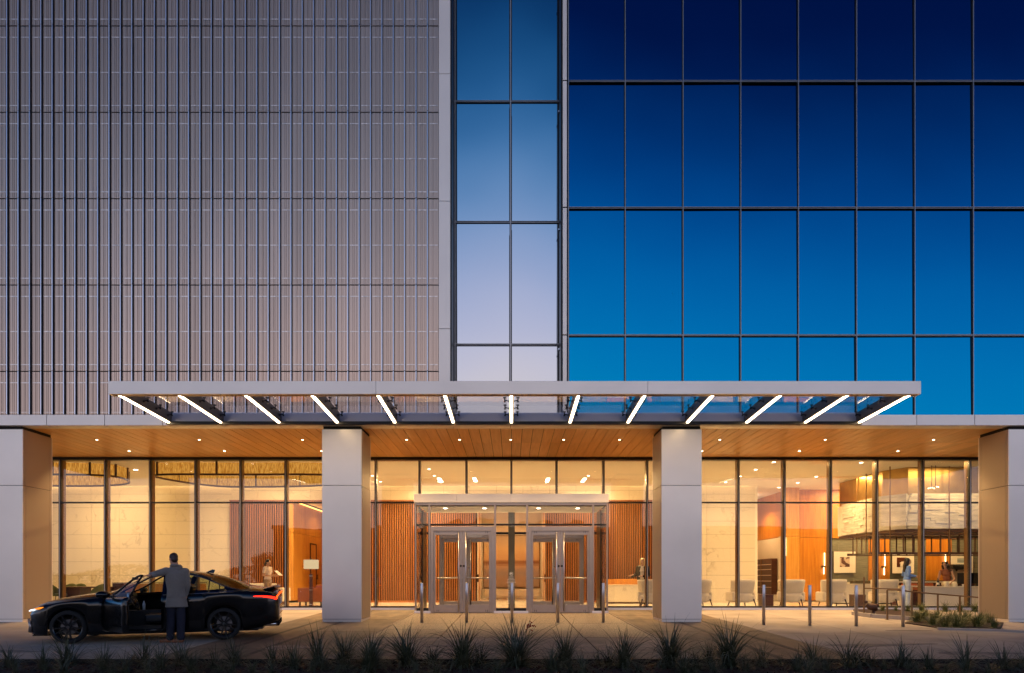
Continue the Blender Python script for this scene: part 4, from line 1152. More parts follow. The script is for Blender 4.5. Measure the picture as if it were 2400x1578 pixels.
# reception desk
rd = thing('reception_desk', 'low cream marble reception desk with a timber ledge right of the doors', 'desk', (5, 28.5, 0))
m = MB(); m.box(PX(1405, 28.8), PX(1640, 28.8), 28.8, 28.9, .07, .775); m.build('front_slab', M['marble'], rd, bevel=.005)
m = MB(); m.box(PX(1405, 28.8), PX(1640, 28.8), 28.79, 29.5, .777, .80); m.build('desk_top', M['marble'], rd)
m = MB(); m.box(PX(1405, 29), PX(1640, 29), 29.5, 29.6, .3, 1.04); m.build('timber_ledge', M['panelwood_x'], rd)
m = MB(); m.box(PX(1405, 28.8), PX(1640, 28.8), 28.84, 28.9, 0, .068); m.build('kick_plate', M['darkwood'], rd)

# bar equipment
for px, w, z0, z1, lab in ((2263, .60, .80, 1.27, 'black computer screen standing on the counter behind the timber mullion'), (2291, .55, .80, 1.27, 'second black computer screen on the counter beside the far right column')):
    t = thing('computer_screen', lab, 'screen', (PX(px, 25.1), 25.1, .775), 'screens on the bar counter')
    m = MB(); m.box(PX(px, 25.1) - w/2, PX(px, 25.1) + w/2, 25.08, 25.12, z0 + .08, z1); m.build('panel', M['black_plastic'], t, bevel=.01)
    m = MB(); m.box(PX(px, 25.1) - .04, PX(px, 25.1) + .04, 25.12, 25.16, .80, z0 + .2); m.box(PX(px, 25.1) - .13, PX(px, 25.1) + .13, 25.03, 25.22, .777, .80); m.build('stand', M['black_plastic'], t)
t = thing('coffee_machine', 'dark coffee machine on the back counter behind the woman in the rust blouse', 'coffee machine', (PX(2245, 27), 27, .95))
xq = PX(2247, 27)
m = MB(); m.box(xq - .35, xq + .35, 26.8, 27.2, 1.42, 1.62); m.build('head', M['black_plastic'], t, bevel=.03)
m = MB(); m.box(xq - .3, xq + .3, 27.05, 27.2, 1.0, 1.42); m.build('body', M['steel'], t)
m = MB(); m.box(xq - .35, xq + .35, 26.8, 27.2, .95, 1.0); m.build('drip_tray', M['steel'], t)
for s in (-.15, .15):
    m = MB(); m.lathe([(.035, 0), (.03, .08)], (xq + s, 26.9, 1.34), 10); m.build('spout', M['black_plastic'], t)
t = thing('back_counter', 'dark back counter under the coffee machine behind the bar', 'counter', (17, 27.2, 0))
m = MB(); m.box(15.2, 20, 26.75, 27.4, 0, .9); m.build('cabinet', M['darkwood'], t)
m = MB(); m.box(15.15, 20, 26.7, 27.42, .901, .945); m.build('top', M['marble'], t)
for i, (px, h, lab) in enumerate(((2200, .30, 'dark wine bottle beside the hand of the woman in the rust blouse'), (2205, .26, 'shorter dark bottle behind the woman in the rust blouse'))):
    t = thing('bottle', lab, 'bottle', (PX(px, 25.0), 25.05 + i*.1, .777))
    m = MB(); m.lathe([(.036, 0), (.036, h*.6), (.014, h*.75), (.013, h)], (PX(px, 25.0), 25.05 + i*.1, .777), 12); m.build('body', M['black_plastic'], t, smooth=True)
    m = MB(); m.lathe([(.0365, h*.2), (.0365, h*.45)], (PX(px, 25.0), 25.05 + i*.1, .777), 12); m.build('label', M['paper'], t)
t = thing('glass_cup', 'small white cup on the bar counter near the screens', 'cup', (PX(2257, 24.9), 24.9, .777))
m = MB(); m.lathe([(.025, 0), (.035, .07), (.033, .07), (.024, .005)], (PX(2257, 24.9), 24.9, .777), 12); m.build('body', M['paper'], t, smooth=True)
for px, lab in ((2138, 'tan leather bar stool back behind the woman in the denim shirt'), (2176, 'tan leather bar stool back behind the bar beside the timber strip')):
    t = thing('bar_stool', lab, 'stool', (PX(px, 26.2), 26.2, 0))
    x = PX(px, 26.2)
    m = MB(); m.box(x - .30, x + .30, 26.35, 26.43, .70, .87); m.build('backrest', M['orange_leather'], t, bevel=.035)
    m = MB(); m.box(x - .26, x + .26, 25.95, 26.4, .62, .69); m.build('seat', M['orange_leather'], t, bevel=.02)
    for a in (-.22, .22):
        for b in (26.0, 26.36): mm = MB(); mm.tube([(x + a, b, .62), (x + a*1.15, b, 0)], .015, 6); mm.build('leg', M['legwood'], t)

# ---------------------------------------------------------------- lounge furniture
def superell(n, a, b, p=3.0, a0=0, a1=2*math.pi):
    out = []
    for i in range(n):
        t_ = a0 + (a1 - a0) * i / n
        c_, s_ = math.cos(t_), math.sin(t_)
        out.append((a * abs(c_) ** (2/p) * (1 if c_ >= 0 else -1), b * abs(s_) ** (2/p) * (1 if s_ >= 0 else -1)))
    return out
def make_wing_chair(label, x, y, rz, w=1.0):
    """local: +y is the way the sitter faces (into the lobby); back towards -y"""
    t = thing('wing_chair', label, 'armchair', (x, y, 0), 'oatmeal wing chairs along the glass', rot=(0, 0, rz))
    # back shell: curved sheet with thickness, wings sweeping forward
    def shell(z0, z1, hw0, hw1, yb0, yb1, wrap, th, n=16, k=8, crown=.0):
        m = MB()
        for side in (0, 1):
            for j in range(k + 1):
                u_ = j / k; z = z0 + (z1 - z0) * u_; hw = hw0 + (hw1 - hw0) * u_; yb = yb0 + (yb1 - yb0) * u_
                for i in range(n + 1):
                    a = -1 + 2 * i / n
                    px_ = hw * math.sin(a * 1.25) / math.sin(1.25)
                    py_ = yb + wrap * (abs(a) ** 2.4)
                    inset = th if side else 0
                    zz_ = z - crown * abs(a) ** 3 * u_
                    rnd_ = .5 * (1 - min(1, min(u_, 1 - u_) * 6)) * th
                    m.v.append((px_ * (1 - (inset - (rnd_ if side else -rnd_)) * .35 / hw * .5), py_ + inset + (-rnd_ if side else rnd_), zz_))
        w_ = n + 1; off = (k + 1) * w_
        for j in range(k):
            for i in range(n):
                a = j * w_ + i
                m.f.append((a, a+1, a+1+w_, a+w_)); b_ = a + off; m.f.append((b_, b_+w_, b_+1+w_, b_+1))
        for i in range(n):
            m.f.append((i, off + i, off + i + 1, i + 1)); a = k * w_ + i; m.f.append((a, a + 1, off + a + 1, off + a))
        for j in range(k):
            a = j * w_; m.f.append((a, a + w_, off + a + w_, off + a)); a = j * w_ + n; m.f.append((a, off + a, off + a + w_, a + w_))
        return m
    shell(.50, 1.03, .405 * w, .475 * w, -.36, -.47, .36, .10, crown=.02).build('backrest', M['cream_fab'], t, smooth=True, local=True)
    shell(.20, .545, .35 * w, .455 * w, -.33, -.37, .50, .12).build('lower_shell', M['cream_fab'], t, smooth=True, local=True)
    for s in (-1, 1):
        m = MB(); m.box(s * .385 * w - .065, s * .385 * w + .065, -.20, .38, .24, .585); m.build('arm', M['cream_fab'], t, local=True, bevel=.05)
    m = MB(); m.box(-.38 * w, .38 * w, -.28, .40, .24, .46); m.build('seat', M['cream_fab'], t, local=True, bevel=.05)
    for sx in (-1, 1):
        for sy, dy in ((-.30, -.10), (.30, .06)):
            m = MB(); m.tube([(sx * .30, sy, .32 if sy < 0 else .24), (sx * .36, sy + dy, 0)], [.026, .016], 8); m.build('leg', M['legwood'], t, local=True)
    m = MB(); m.tube([(-.33, -.36, .07), (.33, -.36, .07)], .009, 6); m.build('stretcher', M['legwood'], t, local=True)
    return t
make_wing_chair('oatmeal wing chair just left of the right hand column near the blond woman', PX(1524, 24.6), 24.6, rad(-8))
make_wing_chair('oatmeal wing chair partly behind the right side of the right hand column', PX(1637, 24.6), 24.6, rad(10))
make_wing_chair('oatmeal wing chair left of the first walnut side table', PX(1738, 24.6), 24.6, rad(12))
make_wing_chair('oatmeal wing chair between the first side table and the orange timber wall', PX(1854, 24.6), 24.6, rad(-16))
make_wing_chair('oatmeal wing chair in front of the orange timber wall beside the second side table', PX(1951, 24.6), 24.6, rad(4))
make_wing_chair('oatmeal wing chair behind the handrail left of the woman in denim', PX(2072, 24.8), 24.8, rad(-14))
for px, lab in ((1795, 'square dark walnut side table behind the leftmost right hand bollard'), (2009.5, 'square dark walnut side table left of the handrail')):
    t = thing('side_table', lab, 'side table', (PX(px, 24.7), 24.7, 0))
    x = PX(px, 24.7); m = MB(); m.box(x - .20, x + .20, 24.5, 24.9, .02, .455); m.build('body', M['darkwood'], t, bevel=.004)
    m = MB(); m.box(x - .205, x + .205, 24.495, 24.905, .457, .48); m.build('top', M['darkwood'], t)
# left lounge
t = thing('cream_sofa', 'cream sofa behind the boot of the car', 'sofa', (PX(628, 27.5), 27.5, 0))
xs_, xe_ = PX(585, 27.5), PX(660, 27.5)
m = MB(); m.box(xs_, xe_ - .15, 27.3, 27.5, .30, .86); m.build('back', M['plaster'], t, bevel=.06)
m = MB(); m.box(xe_ - .32, xe_ + .14, 27.25, 28.2, .14, .68); m.build('arm', M['plaster'], t, bevel=.03)
m = MB(); m.box(xs_, xe_ - .34, 27.52, 28.2, .14, .45); m.build('seat', M['plaster'], t, bevel=.04)
m = MB(); m.box(xs_ + .05, xe_ + .08, 27.35, 28.15, .02, .139); m.build('plinth', M['darkwood'], t)
t = thing('leather_sofa', 'low tan leather sofa behind the floor lamp', 'sofa', (PX(728, 26), 26.2, 0))
xs_, xe_ = PX(697.5, 26), PX(790, 26)
m = MB(); m.box(xs_, xe_, 26.0, 26.18, .17, .70); m.build('back', M['orange_leather'], t, bevel=.015)
m = MB(); m.box(xs_ + .02, xe_, 26.2, 26.9, .17, .42); m.build('seat', M['orange_leather'], t, bevel=.03)
m = MB(); m.box(xs_ + .62, xe_, 26.22, 26.45, .43, .82); m.build('cushion', M['orange_leather'], t, bevel=.05)
for x in (xs_ + .04, xs_ + .85):
    for y in (26.05, 26.82): m = MB(); m.box(x, x + .05, y, y + .05, 0, .169); m.build('leg', M['legwood'], t)
t = thing('floor_lamp', 'floor lamp with a cream drum shade and dark square column', 'lamp', (PX(729, 25.6), 25.6, 0))
x = PX(729.3, 25.6)
m = MB(); m.lathe([(.27, 1.42), (.275, 1.76), (.27, 1.76), (.265, 1.42)], (x, 25.6, 0), 28); m.build('shade', M['shade'], t, smooth=True)
m = MB(); m.box(x - .055, x + .055, 25.545, 25.655, .0, 1.23); m.build('column', M['darkwood'], t)
for z in (.08, .62, 1.14): m = MB(); m.box(x - .058, x + .058, 25.54, 25.66, z, z + .025); m.build('band', M['steel'], t)
m = MB(); m.tube([(x, 25.6, 1.23), (x, 25.6, 1.80)], .012, 8); m.ball((x, 25.6, 1.81), .025); m.build('rod', M['bronze'], t)
m = MB(); m.box(x - .16, x + .16, 25.45, 25.75, .0, .02); m.build('base', M['legwood'], t)
t = thing('dining_table', 'long dark walnut table behind the bonnet of the car', 'table', (PX(200, 26), 26, 0))
m = MB(); m.box(PX(150, 26), PX(262, 26), 25.7, 26.9, .70, .75); m.build('top', M['darkwood'], t, bevel=.006)
m = MB(); m.box(PX(157, 26), PX(191, 26), 25.9, 26.6, .0, .70); m.build('pedestal', M['darkwood'], t)
m = MB(); m.box(PX(238, 26), PX(252, 26), 25.9, 26.6, .0, .70); m.build('pedestal', M['darkwood'], t)
def tub_chair(px, D, rz, label, s=1.0):
    t = thing('tub_chair', label, 'chair', (PX(px, D), D, 0), 'olive green chairs at the walnut table', rot=(0, 0, rz))
    m = MB(); n = 12
    for lay, off in ((0, 0), (1, .05)):
        for j in range(6):
            u_ = j / 5
            for i in range(n + 1):
                a = math.pi * (i / n) + math.pi
                r_ = (.26 + .05 * u_) - off
                bz = .44 + u_ * (.42 * (.25 + .75 * max(0, -math.sin(a)) ** .7))
                m.v.append((r_ * math.cos(a), r_ * math.sin(a) - .04 * u_, bz))
    w_ = n + 1; o_ = 6 * w_
    for j in range(5):
        for i in range(n):
            a = j*w_+i; m.f.append((a, a+1, a+1+w_, a+w_)); m.f.append((o_+a, o_+a+w_, o_+a+1+w_, o_+a+1))
    for i in range(n): a = 5*w_+i; m.f.append((a, a+1, o_+a+1, o_+a))
    m.build('shell', M['green_fab'], t, smooth=True, local=True)
    m = MB(); m.lathe([(.25, .40), (.27, .43), (.26, .49), (.2, .505)], (0, .02, 0), 18); m.build('seat', M['green_fab'], t, smooth=True, local=True)
    for sx in (-1, 1):
        for sy in (-1, 1): m = MB(); m.tube([(sx*.16, sy*.16, .41), (sx*.22, sy*.22, 0)], .013, 6); m.build('leg', M['legwood'], t, local=True)
tub_chair(137, 25.6, rad(-80), 'olive green chair at the left end of the walnut table beside the column')
tub_chair(226, 25.3, rad(75), 'olive green chair nearest the glass in front of the walnut table')
tub_chair(157, 27.2, rad(180), 'olive green chair behind the walnut table near the first mullion')
tub_chair(180, 27.3, rad(185), 'olive green chair behind the middle of the walnut table')
t = thing('console_cabinet', 'dark red brown cabinet behind the windscreen of the car', 'cabinet', (PX(330, 26.3), 26.3, 0))
m = MB(); m.box(PX(267, 26.3), PX(292, 26.3), 26.2, 26.8, .02, .88); m.build('body', M['darkwood'], t)
m = MB(); m.box(PX(292, 26.3) + .01, PX(470, 26.3), 26.25, 26.8, .02, .86); m.build('body', M['panelwood_x'], t)
m = MB(); m.box(PX(266, 26.3), PX(471, 26.3), 26.18, 26.82, .885, .91); m.build('top', M['darkwood'], t)
# ================================================================ CAR
CAR_L = 4.71
def ip(tab, x):
    if x <= tab[0][0]: return tab[0][1]
    for (a, va), (b, vb_) in zip(tab[:-1], tab[1:]):
        if x <= b:
            u_ = (x - a) / (b - a)
            return va + (vb_ - va) * u_
    return tab[-1][1]
def sm(tab, x, h=.06): return (ip(tab, x - h) + 2 * ip(tab, x) + ip(tab, x + h)) / 4
T_top = [(0, .60), (.06, .70), (.16, .775), (.35, .845), (.6, .90), (.95, .955), (1.30, .995), (1.42, 1.01), (1.60, 1.10), (1.85, 1.235), (2.10, 1.345), (2.35, 1.405), (2.60, 1.43), (2.9, 1.425), (3.2, 1.39), (3.5, 1.325), (3.8, 1.235), (4.05, 1.125), (4.22, 1.07), (4.4, 1.055), (4.60, 1.055), (4.67, 1.04), (4.71, .95)]
T_belt = [(0, .56), (.08, .66), (.3, .755), (.6, .82), (1.0, .865), (1.4, .895), (2.0, .925), (3.0, .955), (3.6, .985), (4.0, 1.01), (4.3, 1.0), (4.6, .975), (4.71, .90)]
T_w = [(0, .42), (.04, .56), (.1, .67), (.2, .765), (.35, .84), (.55, .885), (.9, .915), (1.3, .91), (1.8, .905), (2.6, .905), (3.2, .915), (3.7, .925), (4.1, .90), (4.35, .865), (4.55, .80), (4.65, .735), (4.71, .64)]
T_bot = [(0, .26), (.1, .19), (.3, .17), (.5, .17), (1.4, .175), (3.0, .175), (4.1, .20), (4.4, .27), (4.71, .36)]
WX = (.79, 3.65); WR = .335; ARCH = .375
T_rail = [(1.42, .0), (1.62, .28), (1.9, .62), (2.15, .90), (2.4, 1.0), (2.9, 1.0), (3.15, .94), (3.4, .74), (3.62, .50), (3.85, .25), (4.12, 0)]
T_roofw = [(1.42, .74), (1.8, .67), (2.15, .60), (2.6, .575), (3.2, .575), (3.6, .60), (4.12, .70)]
def car_ring(x):
    """near side half section, from sill to centreline (y<0 is the near side)"""
    w = sm(T_w, x, .03) if .05 < x < 4.66 else ip(T_w, x); belt = sm(T_belt, x, .05); top = sm(T_top, x, .05) if .05 < x < 4.62 else ip(T_top, x); bot = ip(T_bot, x)
    top = max(top, belt + .01)
    for c in WX:
        if abs(x - c) < ARCH: bot = max(bot, WR + math.sqrt(ARCH**2 - (x - c)**2))
    h = belt - bot
    cabin = 1.42 < x < 4.12
    r = [(w - .035, bot), (w - .01, bot + h * .12), (w + .004, bot + h * .35), (w - .006, bot + h * .58), (w + .004, bot + h * .80), (w - .012, bot + h * .93), (w - .05, belt)]
    if cabin:
        f = ip(T_rail, x); rw = ip(T_roofw, x)
        zr_ = belt + .02 + (top - .055 - belt - .02) * f if f > 0 else belt + .02
        wb = w - .095
        rwx = wb + (rw - wb) * min(1, f) if f < 1 else rw
        r += [(wb, belt + .018), (wb + (rwx - wb) * .5 + .012 * f, belt + .018 + (zr_ - belt - .018) * .5), (rwx, zr_), (rwx - .035, zr_ + .022 + .012*f)]
        yy0, zz0 = r[-1]
        for q in (.72, .42, .15, 0):
            r.append((yy0 * q, zz0 + (top - zz0) * (1 - q ** 2.2)))
    else:
        yy0, zz0 = w - .05, belt
        q_ = [(.965, .10), (.93, .2), (.90, .32), (.85, .46), (.66, .80), (.42, .95), (.15, 1), (0, 1)]
        for a, b in q_: r.append((yy0 * a, zz0 + (top - zz0) * b))
    return r
xs_c = sorted(set([0, .02, .05, .09, .14, .2, .28, .36, .44] + [round(WX[0] - ARCH + ARCH * 2 * i / 12, 3) for i in range(13)] + [1.33, 1.42, 1.50, 1.6, 1.75, 1.9, 2.05, 2.2, 2.35, 2.47, 2.55, 2.62, 2.75, 2.9, 3.05, 3.2] +
        [round(WX[1] - ARCH + ARCH * 2 * i / 12, 3) for i in range(13)] + [3.28, 3.36, 4.12, 4.2, 4.3, 4.4, 4.48, 4.55, 4.61, 4.66, 4.69, 4.71]))
NR = 15
rings = [car_ring(x) for x in xs_c]
assert all(len(r) == NR for r in rings), [len(r) for r in rings]
parts = {}
def addq(key, pts):
    parts.setdefault(key, MB()).quad(*pts)
HX0, HX1 = 1.42, 2.50                       # near front door opening
def classify(xm, j, side):
    # j = ring segment index (0..NR-2)
    glass_side = j in (7, 8) and 1.55 < xm < 3.62
    if glass_side and not (2.47 < xm < 2.62) and not (3.33 < xm < 3.37):
        if ip(T_rail, xm) > .12:
            return ('front_' if xm < 2.5 else ('rear_' if xm < 3.35 else 'quarter_')) + ('near' if side < 0 else 'far')
    if j >= 10 and 1.42 < xm < 2.2 and ip(T_top, xm) > 1.0: return 'windscreen'
    if j >= 10 and 3.42 < xm < 4.12: return 'rear_window'
    return 'body'
for i in range(len(xs_c) - 1):
    xa, xb = xs_c[i], xs_c[i+1]; xm = (xa + xb) / 2
    for j in range(NR - 1):
        for side in (-1, 1):
            key = classify(xm, j, side)
            (ya, za), (yb, zb) = rings[i][j], rings[i][j+1]; (yc, zc__), (yd, zd) = rings[i+1][j], rings[i+1][j+1]
            q = [(xa, side * ya, za), (xb, side * yc, zc__), (xb, side * yd, zd), (xa, side * yb, zb)]
            in_open = side < 0 and HX0 <= xm <= HX1 and 1 <= j <= 8
            if in_open: key = 'door' if j <= 6 else 'door_window'
            addq(key, q)
# nose and tail caps
for i, s in ((0, -1), (len(xs_c) - 1, 1)):
    r = rings[i]; c = parts['body']
    for j in range(NR - 1):
        (ya, za), (yb, zb) = r[j], r[j+1]; c.quad((xs_c[i], -ya, za), (xs_c[i], ya, za), (xs_c[i], yb, zb), (xs_c[i], -yb, zb))

ang = math.atan2(.267, .963)
tilt = math.atan(SLOPE)
carM = Matrix.Rotation(tilt, 4, 'X') @ Matrix.Rotation(ang, 4, 'Z')
O = Vector((-9.745, 14.105, gz(14.10) + .004))
car = thing('parked_car', 'glossy black saloon car stopped on the drive with its driver door open', 'car', O)
car.rotation_euler = carM.to_euler('XYZ')
def cb(name, mb, mat, parent=None, smooth=False, merge=False, bevel=0):
    return mb.build(name, mat, parent or car, smooth=smooth, local=True, merge=merge, bevel=bevel)
body = cb('body', parts['body'], M['paint'], smooth=True, merge=True)
sol = body.modifiers.new('thickness', 'SOLIDIFY'); sol.thickness = .012; sol.offset = 0
for k_ in parts:
    if k_ in ('body', 'door', 'door_window'): continue
    nm = {'windscreen': 'windscreen', 'rear_window': 'rear_window'}.get(k_, 'side_window')
    cb(nm, parts[k_], M['rear_glass'] if k_ == 'rear_window' else (M['shield_glass'] if k_ == 'windscreen' else M['car_glass']), smooth=True, merge=True)
# the open driver door, swung about its front edge
hinge = Vector((HX0 + .01, -.885, 0))
DM = Matrix.Translation(hinge) @ Matrix.Rotation(rad(-56), 4, 'Z') @ Matrix.Translation(-hinge)
def dm(mb):
    mb.v = [tuple(DM @ Vector(p)) for p in mb.v]; return mb
dr = cb('driver_door', dm(parts['door']), M['paint'], smooth=True, merge=True)
dr['label'] = 'open driver door'
sd = dr.modifiers.new('thickness', 'SOLIDIFY'); sd.thickness = .09; sd.offset = -1; sd.use_even_offset = False
cb('window', dm(parts['door_window']), M['shield_glass'], dr, smooth=True, merge=True)
# window frame of the door
fr_pts = []
idx = [i for i, x in enumerate(xs_c) if HX0 <= x <= HX1 + .06]
for i in idx: fr_pts.append((xs_c[i], -rings[i][9][0] - .004, rings[i][9][1]))
last = idx[-1]
fr_pts += [(xs_c[last], -rings[last][8][0] - .004, rings[last][8][1]), (xs_c[last], -rings[last][7][0] - .004, rings[last][7][1])]
m = MB(); m.tube(fr_pts, .020, 8); cb('window_frame', dm(m), M['car_trim'], dr, smooth=True)
m = MB(); m.box(1.62, 2.40, -.80, -.77, .55, .80); cb('door_trim', dm(m), M['car_int'], dr, bevel=.02)
m = MB(); m.ball((1.72, -1.0, .985), (.085, .13, .075), 14, 10); cb('mirror', dm(m), M['paint'], dr, smooth=True)
m = MB(); m.box(1.69, 1.75, -.95, -.80, .93, .965); cb('mirror_arm', dm(m), M['car_trim'], dr, bevel=.01)
m = MB(); m.ball((1.72, 1.0, .985), (.085, .13, .075), 14, 10); m.box(1.69, 1.75, .82, .95, .93, .965); cb('mirror', m, M['paint'], smooth=True)
# trim lines of door openings and handles
m = MB(); m.tube([(3.0, -.915, .80), (3.16, -.917, .81)], .016, 8); m.tube([(3.0, -.915, .80), (2.99, -.90, .80)], .014, 6); m.tube([(3.16, -.917, .81), (3.17, -.90, .81)], .014, 6); cb('door_handle', m, M['car_trim'], smooth=True)
m = MB(); m.tube([(x, -(car_ring(x)[6][0]) - .012, car_ring(x)[6][1] + .012) for x in (2.5, 2.7, 2.9, 3.1, 3.3, 3.5, 3.7, 3.85)], .007, 6); cb('window_moulding', m, M['chrome'])
m = MB(); m.tube([(x, -car_ring(x)[9][0] - .006, car_ring(x)[9][1] - .004) for x in (2.5, 2.7, 2.9, 3.1, 3.3, 3.45, 3.6, 3.75, 3.88)], .006, 6); cb('roof_moulding', m, M['chrome'])
# inner floor, sills, seats, dashboard
m = MB(); m.box(.45, 4.4, -.78, .78, .20, .235); m.box(1.35, 2.6, -.83, -.78, .20, .33); cb('floor_pan', m, M['car_int'])
m = MB(); m.box(1.40, 2.6, -.875, -.79, .335, .345); cb('sill_plate', m, M['chrome'])
m = MB(); m.box(1.2, 1.30, -.80, .80, .2, .90); cb('bulkhead', m, M['car_int'])
m = MB(); m.box(1.30, 1.66, -.78, .78, .68, .945); cb('dashboard', m, M['car_int'], bevel=.06)
m = MB(); m.box(1.655, 1.665, -.12, .16, .84, .955); cb('screen', m, M['screen'])
m = MB(); m.box(1.5, 2.9, -.11, .11, .235, .60); cb('centre_console', m, M['car_int'], bevel=.03)
Ms = Matrix.Translation((1.86, -.40, .80)) @ Matrix.Rotation(rad(65), 4, 'Y')
m = MB()
m.tube([tuple(Ms @ Vector((.185 * math.cos(a), .185 * math.sin(a), 0))) for a in [2*math.pi*i/24 for i in range(24)]], .017, 8, closed=True)
m.lathe([(.07, -.02), (.06, .02)], M=Ms, seg=14)
for a in (0, 2.4, 3.9): m.tube([tuple(Ms @ Vector((.05*math.cos(a), .05*math.sin(a), 0))), tuple(Ms @ Vector((.18*math.cos(a), .18*math.sin(a), 0)))], .014, 6)
m.tube([tuple(Ms @ Vector((0, 0, 0))), (1.6, -.40, .74)], .03, 8)
cb('steering_wheel', m, M['car_trim'], smooth=True)
for s in (-1, 1):
    m = MB(); m.box(2.08, 2.62, s*.40 - .25, s*.40 + .25, .36, .54); st1 = cb('seat', m, M['seat_leather'], bevel=.06)
    Mb = Matrix.Translation((2.60, s*.40, .50)) @ Matrix.Rotation(rad(20), 4, 'Y')
    m = MB(); m.box(-.08, .09, -.25, .25, 0, .64, Mb); cb('backrest', m, M['seat_leather'], st1, bevel=.05)
    m = MB(); m.box(-.04, .07, -.13, .13, .68, .86, Mb); cb('headrest', m, M['seat_leather'], st1, bevel=.04)
m = MB(); m.box(3.0, 3.5, -.62, .62, .36, .55); m2 = cb('seat', m, M['seat_leather'], bevel=.06)
m = MB(); m.box(3.45, 3.62, -.62, .62, .5, 1.0); cb('backrest', m, M['seat_leather'], m2, bevel=.05)
m = MB(); m.lathe([(.03, 0), (.032, .12), (.014, .16), (.014, .19)], (1.95, .0, .60), 12); cb('bottle', m, M['shell_grey'], smooth=True)
m = MB(); m.box(1.75, 1.83, -.11, .11, 1.24, 1.30); cb('rear_view_mirror', m, M['car_trim'], bevel=.015)
m = MB(); m.box(1.45, 3.9, -.80, .80, .895, .90); 
# wheels
def wheel(cx_, s):
    yo = s * .895
    t_ = MB(); t_.lathe([(.255, -.0), (.30, -.005), (.328, .03), (.335, .07), (.335, .16), (.325, .20), (.25, .215)], (cx_, yo, WR), 40, 'y', cap=False) if s < 0 else t_.lathe([(.255, .0), (.30, .005), (.328, -.03), (.335, -.07), (.335, -.16), (.325, -.20), (.25, -.215)], (cx_, yo, WR), 40, 'y', cap=False)
    w = cb('wheel', t_, M['tyre'], smooth=True)
    r_ = MB(); k = -s
    def L(prof): r_.lathe([(a, b * k) for a, b in prof], (cx_, yo, WR), 40, 'y', cap=False)
    L([(.255, .0), (.262, -.006), (.248, .004), (.240, .06), (.235, .20)])
    L([(.0, .012), (.045, .014), (.055, .03), (.06, .10)])
    for q in range(10):
        a = 2*math.pi*q/10 + (.10 if q % 2 else -.10)
        c_, s_ = math.cos(a), math.sin(a)
        for e in (0,):
            n0 = len(r_.v); hw0, hw1 = .016, .013
            for rr_, hw, dep in ((.04, hw0, .022), (.245, hw1, .008)):
                for dd in (-1, 1):
                    for dp in (0, .03):
                        r_.v.append((cx_ + c_*rr_ - s_*hw*dd, yo + k*(dep + dp), WR + s_*rr_ + c_*hw*dd))
            r_.f += [(n0, n0+2, n0+6, n0+4), (n0+1, n0+5, n0+7, n0+3), (n0, n0+4, n0+5, n0+1), (n0+2, n0+3, n0+7, n0+6)]
    cb('rim', r_, M['rim'], w)
    m = MB(); m.lathe([(0, -.002*k*-1), (.03, 0)], (cx_, yo + k*.011, WR), 14, 'y'); cb('hub_cap', m, M['chrome'], w)
    m = MB(); m.lathe([(.0, .09*k), (.15, .09*k), (.15, .11*k), (0, .11*k)], (cx_, yo, WR), 20, 'y'); cb('brake_disc', m, M['canopy_dark'], w)
for c in WX:
    for s in (-1, 1): wheel(c, s)
m = MB()
for c in WX:
    for s in (-1, 1): 
        n0 = len(m.v)
        for a in range(13):
            th = math.pi * a / 12
            for yy_ in (.62, .89): m.v.append((c + (ARCH+.012)*math.cos(th), s*yy_, WR - .05 + (ARCH+.04)*math.sin(th)))
        for a in range(12): b_ = n0 + 2*a; m.f.append((b_, b_+1, b_+3, b_+2))
cb('wheel_liner', m, M['car_int'], smooth=True)
# front end
def side_y(x, j): return -car_ring(x)[j][0]
m = MB(); m.box(-.012, .02, -.36, .36, .26, .56); cb('grille', m, M['car_trim'])
for s in (-1, 1):
    m = MB(); m.tube([(.04, s*.61, .655), (.10, s*.69, .672), (.19, s*.765, .69), (.27, s*.80, .71)], [.010, .016, .014, .006], 8); hl = cb('headlight', m, M['headlamp'] if s < 0 else M['headlamp'], smooth=True)
    m = MB(); m.tube([(.20, s*.785, .70), (.28, s*.815, .715), (.36, s*.845, .735)], [.012, .022, .008], 8); cb('indicator', m, M['amber'], hl, smooth=True)
    m = MB(); m.tube([(.03, s*.62, .50), (.07, s*.66, .36), (.06, s*.62, .24)], [.02, .03, .045], 8); cb('air_intake', m, M['doormetal'], smooth=True)
m = MB(); m.box(.10, .42, -.66, .66, .155, .178); cb('front_splitter', m, M['car_trim'], bevel=.008)
# rear end
m = MB(); n = 12
for i in range(n + 1):
    y = -.66 + 1.32*i/n; bow = .10 * (abs(y)/.66)**2
    m.v += [(4.50 - bow, y, 1.045), (4.74 - bow, y, 1.105), (4.74 - bow, y, 1.07), (4.56 - bow, y, 1.03)]
for i in range(n):
    a = 4*i
    for k in range(4): m.f.append((a+k, a+(k+1) % 4, a+4+(k+1) % 4, a+4+k))
m.f += [(0, 1, 2, 3), (4*n+3, 4*n+2, 4*n+1, 4*n)]
cb('spoiler', m, M['paint'])
def rear_x(y):                                  # bumper face for a given half width
    return ip([(0, 4.725), (.62, 4.72), (.66, 4.705), (.74, 4.665), (.80, 4.57), (.865, 4.37), (.90, 4.12)], abs(y))
for s in (-1, 1):
    m = MB()
    m.tube([(rear_x(.885)+.005, s*.885, .90), (rear_x(.86)+.008, s*.86, .90), (rear_x(.80)+.01, s*.80, .875), (rear_x(.735)+.012, s*.735, .84)], [.008, .014, .022, .024], 8)
    tl = cb('tail_light', m, M['tail'], smooth=True)
m = MB()
for s in (-1, 1):
    m.tube([(rear_x(.735)+.012, s*.735, .84), (rear_x(.70)+.014, s*.70, .90), (rear_x(.5)+.014, s*.5, .945), (rear_x(.2)+.014, s*.2, .96)], [.020, .015, .012, .01], 8)
